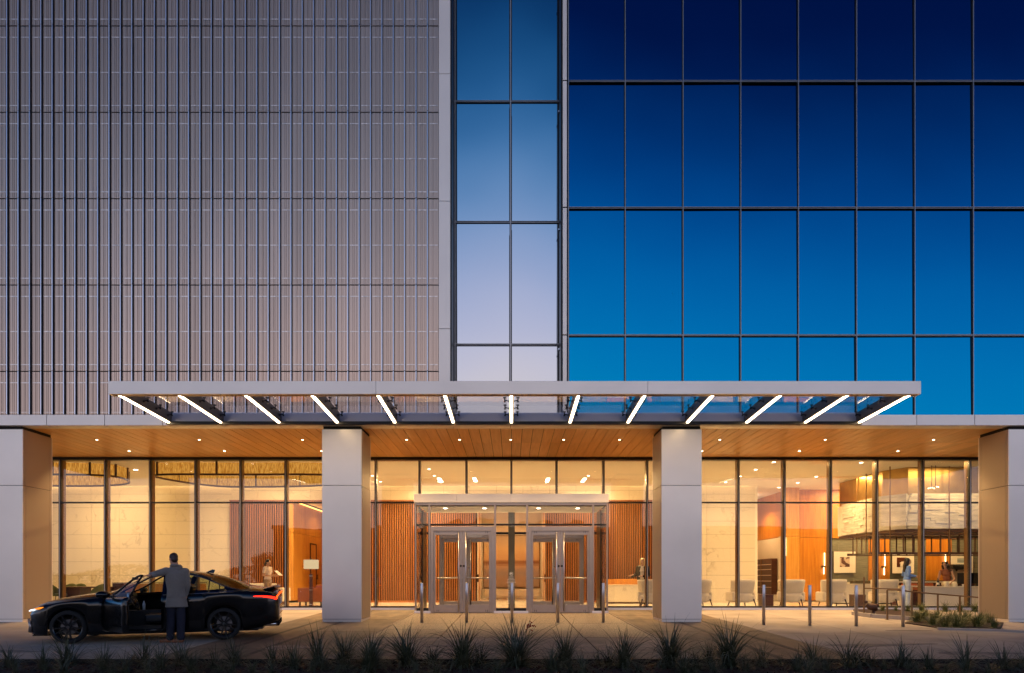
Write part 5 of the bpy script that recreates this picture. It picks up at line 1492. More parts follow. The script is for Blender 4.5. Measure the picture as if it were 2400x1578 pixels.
m.tube([(rear_x(.2)+.014, -.2, .96), (rear_x(.2)+.014, .2, .96)], .01, 8)
cb('light_bar', m, M['tail_bar'], tl, smooth=True)
m = MB(); m.box(4.725, 4.735, -.26, .26, .70, .84); cb('number_plate', m, M['plate'])
m = MB(); m.box(4.70, 4.74, -.62, .62, .655, .67); m.box(4.66, 4.735, -.66, .66, .48, .49); cb('bumper_trim', m, M['chrome'])
m = MB()
for i in range(7): m.box(4.50, 4.72, -.55 + i*.18, -.54 + i*.18, .24, .34)
m.box(4.45, 4.68, -.6, .6, .30, .315); cb('diffuser', m, M['car_trim'])
for s in (-1, 1):
    m = MB(); m.tube([(4.35, s*.52, .29), (4.68, s*.52, .29)], .042, 14, cap=False); m.tube([(4.36, s*.64, .29), (4.66, s*.64, .29)], .042, 14, cap=False); cb('exhaust', m, M['chrome'], smooth=True)
m = MB(); n0 = 0
for (x, hw, z) in ((3.14, .002, 1.395), (3.28, .02, 1.385), (3.34, .02, 1.375)):
    m.v += [(x, -hw, z), (x, hw, z), (x + .03, 0, z + (.0 if x < 3.2 else .075))]
m.f += [(0, 1, 4, 3), (0, 3, 5, 2), (1, 2, 5, 4), (3, 4, 7, 6), (3, 6, 8, 5), (4, 5, 8, 7), (6, 7, 8)]
cb('antenna', m, M['paint'])
for c in WX:
  for s in (-.61, .59):
    m = MB(); m.box(c - ARCH - .02, c + ARCH + .02, s, s + .02, .33, .82); cb('wheel_housing', m, M['car_int'])
m = MB(); m.box(.5, 4.3, -.70, .70, .165, .199); cb('underbody', m, M['car_int'])
# ================================================================ PEOPLE
def solid(name, prims, voxel, mat, parent, smooth=3, scale=1.0):
    """Fuse overlapping tapered limbs and ellipsoids into one continuous skin."""
    m = MB()
    for p in prims:
        if p[0] == 'c':                                     # tapered capsule through points
            _, pts, rs = p
            pts = [Vector(q) for q in pts]
            if len(rs) != len(pts): rs = [rs[0] + (rs[-1] - rs[0]) * i / (len(pts) - 1) for i in range(len(pts))]
            for a, b, ra, rb in zip(pts[:-1], pts[1:], rs[:-1], rs[1:]): m.tube([a, b], [ra, rb], 12)
            for a, ra in zip(pts, rs): m.ball(a, ra, 12, 8)
        elif p[0] == 'l':                                   # closed loft of ellipses (centre, rx, ry)
            n0 = len(m.v); sg = 28
            ca, sa = math.cos(p[2]), math.sin(p[2])
            for (c, rx, ry) in p[1]:
                for j in range(sg):
                    ex, ey = rx * math.cos(2*math.pi*j/sg), ry * math.sin(2*math.pi*j/sg)
                    m.v.append((c[0] + ex*ca - ey*sa, c[1] + ex*sa + ey*ca, c[2]))
            k = len(p[1])
            for i in range(k - 1):
                for j in range(sg): a = n0 + i*sg; m.f.append((a + j, a + (j+1) % sg, a + sg + (j+1) % sg, a + sg + j))
            m.f.append(tuple(n0 + sg - 1 - j for j in range(sg))); m.f.append(tuple(n0 + (k-1)*sg + j for j in range(sg)))
        else:                                               # ellipsoid: centre, radii, rotation
            _, c, r, *rot = p
            Mx = rot[0].to_matrix() if rot else None
            m.ball(c, r, 16, 12, Mx)
    me = m.mesh(name, mat)
    o = bpy.data.objects.new('tmp_shape', me); COL.objects.link(o)
    md = o.modifiers.new('r', 'REMESH'); md.mode = 'VOXEL'; md.voxel_size = voxel; md.use_smooth_shade = True
    if smooth: ms = o.modifiers.new('s', 'SMOOTH'); ms.factor = .5; ms.iterations = smooth
    dg = bpy.context.evaluated_depsgraph_get()
    nm = bpy.data.meshes.new_from_object(o.evaluated_get(dg))
    bpy.data.objects.remove(o); bpy.data.meshes.remove(me)
    nm.name = name
    nm.materials.clear(); nm.materials.append(mat)
    nm.polygons.foreach_set('use_smooth', [True] * len(nm.polygons))
    return put(nm, name, parent, (0, 0, 0), True)
def E3(x=0, y=0, z=0): return Euler((rad(x), rad(y), rad(z)))

def head_prims(c, R_, s=1.0):
    """face towards local -y of rotation R_; c = head centre"""
    def P(x, y, z): return Vector(c) + R_ @ (Vector((x, y, z)) * s)
    def rot(e=None): return R_.to_euler() if e is None else (R_ @ e.to_matrix()).to_euler()
    pr = [('e', P(0, .012, .025), (.074*s, .092*s, .092*s), rot()), ('e', P(0, -.022, -.045), (.058*s, .066*s, .075*s), rot()), ('e', P(0, -.045, -.09), (.030*s, .030*s, .024*s), rot()),
          ('c', [P(0, -.088, .012), P(0, -.106, -.022)], [.010*s, .014*s]), ('e', P(0, -.086, -.062), (.024*s, .012*s, .008*s), rot()),
          ('e', P(0, -.080, .03), (.05*s, .014*s, .012*s), rot())]
    for q in (-1, 1): pr += [('e', P(q*.076, .012, -.012), (.010*s, .020*s, .030*s), rot())]
    return pr, P
def hand_prims(w, d, pal, n_sp, s=1.0, curl=.5):
    """w wrist, d finger direction, pal palm-facing direction, n_sp = spread direction (thumb side)"""
    w, d, pal, t = Vector(w), Vector(d).normalized(), Vector(pal).normalized(), Vector(n_sp).normalized()
    pr = [('c', [w, w + d*.035*s], [.024*s, .026*s])]
    pr += [('e', w + d*.05*s, (.042*s, .042*s, .018*s), Matrix((t, d, pal)).transposed().to_euler())]
    for k, (o_, l) in enumerate(((.030, .068), (.010, .076), (-.010, .070), (-.029, .055))):
        a = w + d*.082*s + t*o_*s; b = a + (d*(1 - curl*.4) + pal*curl*.6).normalized()*l*.5*s; c_ = b + (d*(1 - curl) + pal*curl*1.2).normalized()*l*.5*s
        pr += [('c', [w + d*.045*s + t*o_*.8*s, a, b, c_], [.011*s, .0095*s, .0085*s, .007*s])]
    pr += [('c', [w + d*.02*s + t*.022*s, w + d*.048*s + t*.05*s + pal*.012*s, w + d*.082*s + t*.055*s + pal*.03*s], [.014*s, .011*s, .008*s])]
    return pr
def face_bits(P, parent, s, eye='black_plastic', lip=None, smile=False):
    m = MB()
    for q in (-1, 1): m.ball(P(q*.030, -.0755, .008), .0075*s, 8, 6)
    m.build('eyes', M['paper'], parent, smooth=True, local=True)
    m = MB()
    for q in (-1, 1): m.ball(P(q*.030, -.0815, .008), .0048*s, 8, 6)
    m.build('pupils', M[eye], parent, smooth=True, local=True)
    m = MB()
    for q in (-1, 1): m.tube([P(q*.045, -.082, .026), P(q*.03, -.09, .031), P(q*.015, -.09, .028)], .004*s, 5)
    m.build('brows', M['hair_black'], parent, local=True)
    m = MB(); m.tube([P(-.024, -.086, -.058), P(0, -.096, -.062), P(.024, -.086, -.058)], [.003*s, .006*s, .003*s], 6)
    m.build('lips', lip, parent, smooth=True, local=True)
    if smile:
        m = MB(); m.tube([P(-.017, -.092, -.0605), P(0, -.1, -.0635), P(.017, -.092, -.0605)], .0035*s, 6); m.build('teeth', M['paper'], parent, local=True)
LIP = pm('lip_colour', (.36, .11, .09), .5)

# ---- the man holding the car door (local: back towards -y; he faces +y / left)
gx, gy = PX(412, 13.80), 13.80
p = thing('person', 'man in a grey wool overcoat and navy jeans holding the open car door', 'person', (gx, gy, gz(gy)))
s = 1.0
Rh = (Euler((rad(14), 0, 0)).to_matrix()); Rh = Matrix.Rotation(rad(-128), 3, 'Z') @ Matrix.Rotation(rad(12), 3, 'X')
hc = Vector((-.065, .03, 1.685))
hp_, P_ = head_prims(hc, Rh, 1.0)
hand_w = Vector((PX(352, 13.45) - gx, 13.45 - gy, PZ(1349.5, 13.45) - gz(gy)))
TW = rad(33)
ZR = Matrix.Rotation(TW, 3, 'Z')
def zr(*q): return tuple(ZR @ Vector(q))
sh_l = ZR @ Vector((-.185, .0, 1.445)); el_l = Vector((-.37, -.22, 1.36))
body = hp_ + [('c', [hc + Vector((.02, .02, -.05)), (-.005, .0, 1.46)], [.056, .062]),
    ('e', (0, .0, 1.28), (.17, .11, .22), Euler((0, 0, TW))), ('e', (0, .0, 1.0), (.155, .105, .2), Euler((0, 0, TW))), ('c', [sh_l, el_l, hand_w], [.05, .042, .027]),
    ('c', [zr(.19, .0, 1.43), zr(.222, .0, 1.16), zr(.20, .10, .94)], [.05, .04, .028]),
    ('c', [zr(-.08, 0, .90), (-.10, .02, .50), (-.10, -.02, .09)], [.075, .06, .042]), ('c', [zr(.08, .0, .90), (.095, .01, .50), (.10, -.02, .09)], [.075, .06, .042])]
body += hand_prims(hand_w, (-.9, -.1, .02), (-.1, .1, -1), (0, .9, .1), 1.05, .55)
body += hand_prims(zr(.20, .10, .94), (-.05, .15, -1), (-.9, .2, 0), (0, 1, -.1), 1.0, .4)
solid('body', body, .008, M['skin'], p)
hair = [('e', hc + Rh @ Vector((0, .026, .045)), (.080, .092, .083), Rh.to_euler()), ('e', hc + Rh @ Vector((0, .052, -.01)), (.068, .060, .075), Rh.to_euler())]
solid('hair', hair, .008, M['hair_brown'], p)
coat = [('c', [(-.06, .005, 1.51), (.06, .005, 1.51)], [.066, .066]), ('c', [zr(-.14, .0, 1.43), zr(.14, .0, 1.43)], [.082, .082]), ('l', [((0, 0, 1.45), .12, .08), ((0, 0, 1.40), .185, .118), ((0, -.005, 1.26), .190, .130), ((0, 0, 1.08), .160, .120), ((.005, .005, .95), .172, .126), ((.01, .01, .82), .196, .14), ((.015, .01, .715), .212, .152)], TW),
        ('c', [sh_l + Vector((.01, 0, 0)), el_l, hand_w + Vector((.075, .02, .005))], [.078, .060, .043]),
        ('c', [zr(.18, .0, 1.435), zr(.218, .0, 1.16), zr(.198, .09, .97)], [.076, .060, .046])]
ct = solid('overcoat', coat, .010, M['coat'], p, 4)
for q_ in (-.12, .12):
    m = MB(); m.box(-.055, .055, -.004, .004, -.012, .05); o_ = m.build('pocket_flap', M['coat'], p, local=True); o_.location = zr(q_, -.135 + .02, .93); o_.rotation_euler = (0, 0, TW + q_ * 1.5)
m = MB(); m.tube([(-.085, .075, 1.535), (-.095, -.01, 1.55), (-.05, -.075, 1.56), (.05, -.075, 1.56), (.095, -.01, 1.55), (.075, .08, 1.53)], .024, 8); m.build('collar', M['coat'], p, smooth=True, local=True)
jeans = [('e', (.01, 0, .90), (.145, .10, .11), Euler((0, 0, TW))), ('c', [zr(-.085, 0, .88), (-.10, .02, .50), (-.105, -.02, .10)], [.088, .085, .072]), ('c', [zr(.085, 0, .88), (.10, .01, .50), (.11, -.02, .10)], [.088, .085, .072])]
solid('jeans', jeans, .010, M['navy'], p)
for x, dx in ((-.105, -.17), (.11, -.15)):
    solid('boot', [('c', [(x, -.02, .11), (x, -.02, .05)], [.052, .05]), ('c', [(x + .02, -.02, .04), (x + dx*.6, -.03, .04), (x + dx, -.04, .03)], [.042, .045, .034])], .009, M['boot'], p)

# ---- generic standing woman; fwd = heading angle of the face (0 = towards camera, -y), arms given as wrist points
def woman(label, px, D, H, fwd, skin, hairkind, top, trousers, wristL, wristR, sleeve, extra=None, lip=LIP, seated=False, lean=0.0, headrot=None, smile=False, elbows=None, z0=0.0):
    x = PX(px, D)
    p = thing('person', label, 'person', (x, D, z0), rot=(0, 0, fwd))
    s = H / 1.66
    L_ = Matrix.Rotation(lean, 3, 'Y')
    def V(a, b, c): return Vector((a, b, c)) * s
    def U(a, b, c):                                          # upper body leans about the hips
        q = Vector((a, b, c - .92)); q = L_ @ q; return (q + Vector((0, 0, .92))) * s
    R_ = headrot if headrot is not None else Matrix.Rotation(rad(6), 3, 'X')
    hc = U(0, -.02, 1.545)
    hp_, P_ = head_prims(hc, R_, .93 * s)
    shL, shR = U(-.165, .01, 1.345), U(.165, .01, 1.345)
    wL, wR = Vector(wristL) * s, Vector(wristR) * s
    eL = elbows[0] if elbows else U(-.215, .04, 1.09); eR = elbows[1] if elbows else U(.215, .04, 1.09)
    if elbows: eL, eR = Vector(eL) * s, Vector(eR) * s
    pr = hp_ + [('c', [hc + Vector((0, .02, -.05))*s, U(0, .01, 1.36)], [.044*s, .05*s]), ('e', U(0, 0, 1.24), (.135*s, .09*s, .16*s)), ('e', U(0, 0, 1.06), (.115*s, .08*s, .14*s)), ('e', V(0, .01, .92), (.15*s, .105*s, .12*s)),
        ('c', [shL, eL, wL], [.042*s, .034*s, .022*s]), ('c', [shR, eR, wR], [.042*s, .034*s, .022*s])]
    dL = (wL - eL).normalized(); dR = (wR - eR).normalized()
    pr += hand_prims(wL, dL, (.3, 0, -1), (.6, -.6, .3), .92*s, .45) + hand_prims(wR, dR, (-.3, 0, -1), (-.6, -.6, .3), .92*s, .45)
    if not seated:
        pr += [('c', [V(-.08, .01, .88), V(-.075, 0, .48), V(-.07, .02, .08)], [.08*s, .05*s, .035*s]), ('c', [V(.08, .01, .88), V(.075, -.01, .48), V(.075, .02, .08)], [.08*s, .05*s, .035*s])]
    else:
        pr += [('c', [V(-.09, 0, .88), V(-.12, -.40, .86), V(-.12, -.42, .45)], [.085*s, .06*s, .04*s]), ('c', [V(.09, 0, .88), V(.12, -.40, .86), V(.12, -.42, .45)], [.085*s, .06*s, .04*s])]
    solid('body', pr, .0085, skin, p)
    face_bits(P_, p, .93*s, lip=lip, smile=smile)
    # top
    tp = [('c', [U(-.11, .005, 1.345), U(.11, .005, 1.345)], [.062*s, .062*s]), ('e', U(0, 0, 1.25), (.150*s, .105*s, .14*s)), ('e', U(0, -.045, 1.22), (.12*s, .075*s, .07*s)), ('e', U(0, 0, 1.08), (.13*s, .098*s, .16*s)), ('e', V(0, .01, .97), (.15*s, .112*s, .09*s))]
    if sleeve == 'long':
        tp += [('c', [shL, eL, wL - dL*.03*s], [.057*s, .048*s, .036*s]), ('c', [shR, eR, wR - dR*.03*s], [.057*s, .048*s, .036*s])]
    elif sleeve == 'short':
        tp += [('c', [shL, shL.lerp(eL, .55)], [.06*s, .055*s]), ('c', [shR, shR.lerp(eR, .55)], [.06*s, .055*s])]
    else: tp += [('c', [shL.lerp(shR, .06), shL], [.05*s, .046*s]), ('c', [shR.lerp(shL, .06), shR], [.05*s, .046*s])]
    solid('top', tp, .0095, top, p)
    if not seated:
        tr = [('e', V(0, .01, .90), (.16*s, .115*s, .11*s)), ('c', [V(-.08, .01, .86), V(-.078, 0, .48), V(-.073, .02, .09)], [.092*s, .064*s, .054*s]), ('c', [V(.08, .01, .86), V(.078, -.01, .48), V(.078, .02, .09)], [.092*s, .064*s, .054*s])]
    else:
        tr = [('e', V(0, .0, .90), (.17*s, .13*s, .12*s)), ('c', [V(-.09, 0, .88), V(-.12, -.40, .87), V(-.12, -.42, .5)], [.105*s, .085*s, .075*s]), ('c', [V(.09, 0, .88), V(.12, -.40, .87), V(.12, -.42, .5)], [.105*s, .085*s, .075*s])]
    solid('trousers', tr, .010, trousers, p)
    if not seated:
        for q in (-1, 1): solid('shoe', [('c', [V(q*.074, .04, .035), V(q*.078, -.10, .028)], [.036*s, .032*s])], .009, M['paper'] if trousers is M['jeans'] else M['boot'], p)
    hm, hr_ = hairkind
    def hp(a, b, c): return hc + R_ @ (Vector((a, b, c)) * .93 * s)
    h = [('e', hp(0, .03, .045), (.078*s, .088*s, .082*s), R_.to_euler()), ('e', hp(0, .05, -.005), (.074*s, .062*s, .08*s), R_.to_euler())]
    if hr_ == 'pony': h += [('e', hp(0, .115, .005), (.035*s, .035*s, .035*s)), ('c', [hp(0, .12, -.01), hp(0, .135, -.10), hp(0, .11, -.17)], [.03*s, .036*s, .014*s])]
    if hr_ == 'long':
        for q in (-.055, -.02, .02, .055): h += [('c', [hp(q, .05, .02), hp(q*1.1, .085, -.16), hp(q*.9, .10, -.36)], [.045*s, .046*s, .02*s])]
        for q in (-1, 1): h += [('c', [hp(q*.07, .0, .04), hp(q*.082, .03, -.12), hp(q*.07, .07, -.26)], [.022*s, .03*s, .018*s])]
    if hr_ == 'bob':
        for q in (-1, 1): h += [('c', [hp(q*.055, -.02, .075), hp(q*.085, .0, -.02), hp(q*.08, .0, -.15)], [.03*s, .030*s, .026*s])]
        h += [('c', [hp(-.05, .07, 0), hp(-.05, .08, -.15)], [.05*s, .04*s]), ('c', [hp(.05, .07, 0), hp(.05, .08, -.15)], [.05*s, .04*s])]
    if hr_ == 'curly':
        q_ = random.Random(3)
        h += [('e', hp(0, .045, .01), (.098*s, .085*s, .105*s)), ('e', hp(-.085, .03, -.10), (.045*s, .06*s, .13*s)), ('e', hp(.085, .04, -.09), (.045*s, .06*s, .12*s)), ('e', hp(-.115, .0, -.25), (.05*s, .05*s, .12*s)), ('e', hp(0, .09, -.15), (.10*s, .05*s, .14*s))]
        for k in range(46):
            a = q_.uniform(-2.7, 2.7) ; zz = q_.uniform(-.34, .10); r_ = .085 + .055*min(1, max(0, (.1 - zz)/.3))
            xx, yy_ = r_*math.sin(a), .03 + r_*math.cos(a)*.9
            if zz < -.12 and yy_ < .0: continue
            if yy_ < -.045 and abs(xx) < .075 + max(0, zz)*.0: continue
            h += [('e', hp(xx, yy_, zz), tuple(q_.uniform(.024, .042)*s for _ in range(3)))]
    solid('hair', h, .0085, hm, p, 1 if hr_ == 'curly' else 2)
    if extra: extra(p, s, U, V, P_)
    return p
def held(name, label, cat, verts_box, mat, owner, rot=None):
    m = MB(); m.box(*verts_box); o = m.build(name, mat, None)
    return o
wm1 = woman('woman with dark ponytail, blush tee and khaki trousers reading by the slats', 628, 26.4, 1.80, rad(72), M['skin'], (M['hair_black'], 'pony'), M['tee'], M['khaki'], (-.07, -.26, 1.07), (.10, -.30, 1.09), 'short', headrot=Matrix.Rotation(rad(18), 3, 'X'))
def place_held(o, person, loc, rot, label, cat, name):
    Mx = Matrix.Translation(person.location) @ person.rotation_euler.to_matrix().to_4x4() @ Matrix.Translation(loc) @ rot.to_matrix().to_4x4()
    o.location = Mx.to_translation(); o.rotation_euler = Mx.to_euler(); tag(o, label, cat)
m = MB(); m.box(-.11, .11, -.15, .15, -.006, .006); o = m.build('magazine', M['paper']); place_held(o, wm1, Vector((.02, -.46, 1.27)), E3(38, 0, 0), 'open white magazine held by the woman in the blush tee', 'magazine', 'magazine')

def blazer_bits(p, s, U, V, P_):
    bz = [('c', [U(-.12, .02, 1.345), U(.12, .02, 1.345)], [.066*s, .066*s])]
    for q in (-1, 1):
        bz += [('c', [U(q*.10, -.03, 1.33), U(q*.125, -.06, 1.15), U(q*.12, -.05, .95)], [.066*s, .066*s, .072*s]), ('e', U(q*.07, .055, 1.15), (.09*s, .07*s, .22*s))]
    bz += [('c', [U(-.165, .01, 1.345), Vector((-.235, -.02, 1.10))*s, Vector((-.30, -.16, 1.03))*s], [.062*s, .054*s, .045*s]), ('c', [U(.165, .01, 1.345), Vector((.215, .02, 1.08))*s, Vector((.10, -.20, 1.04))*s], [.062*s, .054*s, .045*s])]
    solid('blazer', bz, .0095, M['blazer'], p)
wm2 = woman('blond woman in a black blazer and ivory blouse by the reception desk', 1506.5, 25.7, 1.83, rad(-28), M['skin_l'], (M['hair_blond'], 'bob'), M['blouse'], M['blazer'], (-.36, -.22, 1.06), (.05, -.25, 1.05), 'none', extra=blazer_bits, headrot=Matrix.Rotation(rad(-14), 3, 'Z'), elbows=((-.235, -.02, 1.10), (.215, .02, 1.08)))
m = MB(); m.box(-.11, .11, -.08, .08, -.005, .005); o = m.build('tablet', M['black_plastic'], bevel=.006); place_held(o, wm2, Vector((-.47, -.34, 1.15)), E3(0, 32, 20), 'black tablet held out by the blond woman', 'tablet', 'tablet')

wm3 = woman('woman with long dark hair, light denim shirt and pale jeans holding a cup', 2126.5, 24.25, 1.79, rad(82), M['skin'], (M['hair_black'], 'long'), M['denim'], M['jeans'], (-.06, -.24, 1.06), (.09, -.26, 1.05), 'long', headrot=Matrix.Rotation(rad(4), 3, 'X'))
m = MB(); m.lathe([(.026, 0), (.034, .08), (.031, .08), (.024, .006)], (0, 0, 0), 14); o = m.build('cup', M['paper'], smooth=True); place_held(o, wm3, Vector((.03, -.40, 1.13)), E3(0, 0, 0), 'small white cup in the hands of the woman in denim', 'cup', 'cup')

wm4 = woman('smiling woman with curly hair and a rust blouse leaning on the bar', 2221, 25.75, 1.80, rad(-20), M['skin'], (M['hair_brown'], 'curly'), M['rust'], M['ivory'], (-.42, -.34, .82), (-.06, -.42, .83), 'none', seated=True, lean=rad(-7),
            headrot=Matrix.Rotation(rad(-30), 3, 'Z') @ Matrix.Rotation(rad(-8), 3, 'Y'), smile=True, elbows=((-.30, -.12, 1.06), (.16, -.20, 1.04)), z0=-.10)
t = thing('bar_stool', 'bar stool under the woman in the rust blouse behind the counter', 'stool', (PX(2221, 25.85), 25.85, 0))
m = MB(); m.lathe([(.18, .67), (.19, .70), (.17, .715)], (PX(2221, 25.85), 25.85, 0), 18); m.build('seat', M['orange_leather'], t)
for a in (0, 1.57, 3.14, 4.71):
    m = MB(); m.tube([(PX(2221, 25.85) + .12*math.cos(a), 25.85 + .12*math.sin(a), .67), (PX(2221, 25.85) + .2*math.cos(a), 25.85 + .2*math.sin(a), 0)], .014, 6); m.build('leg', M['legwood'], t)
# ================================================================ STREET FURNITURE
def bollard(px, d, h, label):
    x = PX(px, d); z = gz(d)
    t = thing('bollard', label, 'bollard', (x, d, z), 'stainless steel bollards')
    m = MB(); r = .041
    m.lathe([(r, -.02), (r, h - .012), (r - .004, h - .003), (r - .014, h)], (x, d, z), 20); m.build('post', M['steel'], t, smooth=False)
    for p in t.children[0].data.polygons: p.use_smooth = len(p.vertices) == 4
    m = MB(); m.lathe([(r + .012, 0), (r + .012, .004)], (x, d, z), 20); m.build('base_ring', M['canopy_dark'], t)
    return t
for px, lab in ((988.6, 'stainless steel bollard in front of the left side pane of the vestibule'), (1093.9, 'stainless steel bollard in front of the left pair of doors'),
                (1200, 'stainless steel bollard in front of the notice on the middle pane'), (1307.5, 'stainless steel bollard in front of the right pair of doors'),
                (1414, 'stainless steel bollard in front of the right side pane of the vestibule')):
    bollard(px, 18.3, 1.065, lab)
for px, d, lab in ((1790, 17.62, 'stainless steel bollard nearest the right hand column, before the first side table'), (1898, 17.46, 'stainless steel bollard between the two oatmeal chairs by the orange wall'),
                   (2006.7, 17.3, 'stainless steel bollard in front of the second side table'), (2116.5, 17.12, 'stainless steel bollard overlapping the woman in the denim shirt')):
    bollard(px, d, 1.04, lab)
hr = thing('handrail', 'thin bronze metal handrail sloping down to the right past the planting bed', 'handrail', gp(2079, 1457))
p0 = gp(2079, 1456.5)
posts = []
y0h = p0[1]
m = MB()
def rail_pt(px, py, d): return (PX(px, d), d, PZ(py, d))
path = [rail_pt(2080, 1382.5, 19.2), rail_pt(2100, 1382.8, 19.3), rail_pt(2125, 1385.6, 19.45), rail_pt(2162, 1389.5, 19.6), rail_pt(2292, 1400.5, 20.1), rail_pt(2360, 1406, 20.4)]
for a, b in zip(path[:-1], path[1:]): pass
m.tube(path, .021, 8); m.build('rail', M['bronze'], hr, smooth=True)
for px, d, pt_ in ((2079.5, 19.2, 1383), (2137.5, 19.5, 1387), (2198, 19.75, 1393), (2249.6, 19.95, 1398)):
    x = PX(px, d); m = MB(); m.box(x - .022, x + .022, d - .012, d + .012, gz(d) - .05, PZ(pt_, d)); m.build('post', M['bronze'], hr)
    m = MB(); m.lathe([(.055, -.0), (.055, .012)], (x, d, gz(d)), 14); m.build('base_plate', M['bronze'], hr)
hr2 = thing('handrail', 'short far handrail with a taller post beside the dark pipe fitting', 'handrail', gp(2025, 1448))
d = 20.35
m = MB(); m.tube([rail_pt(2025, 1379, d), rail_pt(2058, 1379.5, d + .3), rail_pt(2110, 1381, d + .8)], .019, 8); m.build('rail', M['bronze'], hr2, smooth=True)
x = PX(2025, d); m = MB(); m.box(x - .022, x + .022, d - .012, d + .012, gz(d) - .05, PZ(1353, d)); m.build('post', M['bronze'], hr2)
m = MB(); m.lathe([(.055, 0), (.055, .012)], (x, d, gz(d)), 14); m.build('base_plate', M['bronze'], hr2)

# right hand planting beds
def bed(name, pts, top, mat):
    m = MB(); m.prism(pts, zt(-.06), zt(top)); return struct(m.build(name, mat))
A = [gp(2006, 1442)[:2], gp(2050, 1448)[:2], gp(2136, 1454)[:2], gp(2300, 1458)[:2]]
polyA = A + [(A[-1][0] + .3, 23.1), (PX(2000, 23.1), 23.1)]
bed('planting_bed', polyA, .03, M['mulch'])
def kerb_run(pts, w, h):
    m = MB()
    for a, b in zip(pts[:-1], pts[1:]):
        a, b = Vector(a), Vector(b); n = Vector((b.y - a.y, a.x - b.x)).normalized() * w
        m.prism([tuple(a), tuple(b), tuple(b - n), tuple(a - n)], zt(-.05), zt(h))
    return struct(m.build('kerb', M['kerb']))
kerb_run(A, -.14, .11)
B = [gp(2118, 1461.5)[:2], gp(2165, 1468)[:2], gp(2196, 1473)[:2], gp(2250, 1474.6)[:2], gp(2345, 1476)[:2]]
polyB = B + [gp(2352, 1461)[:2], gp(2140, 1457)[:2]]
bed('planting_bed', polyB, .025, M['mulch'])
kerb_run([gp(2196, 1475.5)[:2], gp(2262, 1477.4)[:2], gp(2340, 1479.4)[:2], gp(2420, 1484)[:2], gp(2520, 1490)[:2]], -.12, .05)
t = thing('pipe_fitting', 'dark two way fire hose inlet on a short pipe in the planting bed', 'pipe inlet', gp(2047, 1445))
b_ = Vector(gp(2047, 1445))
m = MB(); m.lathe([(.055, -.02), (.05, .18)], b_, 14); m.build('stem', M['brownsteel'], t, smooth=True)
m = MB(); m.tube([b_ + Vector((.07, 0, .17)), b_ + Vector((.03, 0, .27)), b_ + Vector((-.12, 0, .30)), b_ + Vector((-.2, 0, .36))], [.07, .11, .10, .055], 14); m.build('body', M['brownsteel'], t, smooth=True)
for dx, dz in ((-.24, .40), (.10, .30)):
    m = MB(); m.lathe([(.055, 0), (.06, .03), (.06, .06), (.03, .075)], b_ + Vector((dx, -.02, dz)), 12); m.build('cap', M['brownsteel'], t, smooth=True)

# ================================================================ GRASSES
def clump_mesh(name, n, L, spread, mat, w=.007, droop=1.0, seed=0):
    r = random.Random(seed); m = MB()
    for k in range(n):
        az = r.uniform(0, 2*math.pi); l = L * r.uniform(.55, 1.1); tilt = abs(r.gauss(0, spread)); tilt = min(tilt, 1.2)
        br = .07 * math.sqrt(r.random()); ba = r.uniform(0, 6.28)
        p = Vector((br * math.cos(ba), br * math.sin(ba), -.02)); sg = 7
        ang = tilt; side = Vector((-math.sin(az), math.cos(az), 0)); curl = droop * r.uniform(.06, .30) * (.6 + tilt)
        tw = r.uniform(-.5, .5); ww = w * r.uniform(.6, 1.2)
        n0 = len(m.v)
        for i in range(sg + 1):
            u_ = i / sg; hw = ww * (1 - u_ ** 2.2) * .5 + .0006
            s_ = (side + Vector((0, 0, tw * u_))).normalized()
            m.v += [tuple(p - s_ * hw), tuple(p + s_ * hw)]
            d_ = Vector((math.sin(ang) * math.cos(az), math.sin(ang) * math.sin(az), math.cos(ang)))
            p = p + d_ * (l / sg); ang = min(ang + curl, 2.5)
        for i in range(sg): a = n0 + 2*i; m.f.append((a, a+1, a+3, a+2))
    me = m.mesh(name, mat); return me
GM = [clump_mesh('grass_clump', 270, .80, .64, M['blade'], .0150, 1.3, s) for s in range(6)]
GS = [clump_mesh('grass_tuft', 130, .70, .72, M['blade'], .0145, 1.25, 20 + s) for s in range(4)]
GL = [clump_mesh('low_grass_tuft', 110, .62, .95, M['blade'], .0140, 1.5, 60 + s) for s in range(4)]
clumps = [ # (px, distance, scale, kind)
 (30, 10.8, .75, 1), (100, 10.5, .8, 1), (165, 10.9, .95, 1), (235, 10.3, .7, 1), (330, 10.9, .85, 1), (300, 10.2, .8, 1), (425, 10.95, .9, 1), (372, 10.5, .75, 1), (500, 10.5, .75, 1), (560, 10.95, .95, 1), (640, 10.9, .85, 1),
 (455, 10.1, .7, 1), (690, 10.4, .85, 1), (752, 10.95, 1.15, 1), (800, 10.7, .95, 0), (870, 10.95, 1.0, 0), (855, 10.2, .85, 0), (960, 10.75, 1.05, 0), (1010, 11.0, .8, 1), (1090, 10.55, 1.0, 0), (1216, 10.7, 1.08, 0), (1120, 11.0, .8, 1),
 (1335, 10.75, 1.05, 0), (1290, 10.2, .7, 1), (1452, 10.6, 1.0, 0), (1420, 10.95, .8, 1), (1575, 10.8, 1.05, 0), (1600, 10.2, .7, 1), (1660, 10.95, .75, 1), (1705, 10.75, .98, 0), (1640, 10.4, .6, 1), (1780, 10.9, .8, 1), (1900, 10.75, 1.0, 1), (1745, 10.3, .65, 1),
 (1990, 10.6, .95, 1), (2030, 10.9, .7, 1), (2105, 10.8, .85, 1), (2180, 10.4, .7, 1), (2262, 10.6, .9, 1), (2350, 10.4, .85, 1), (2395, 10.8, .7, 1), (1860, 10.3, .6, 1)]
tq = random.Random(77)
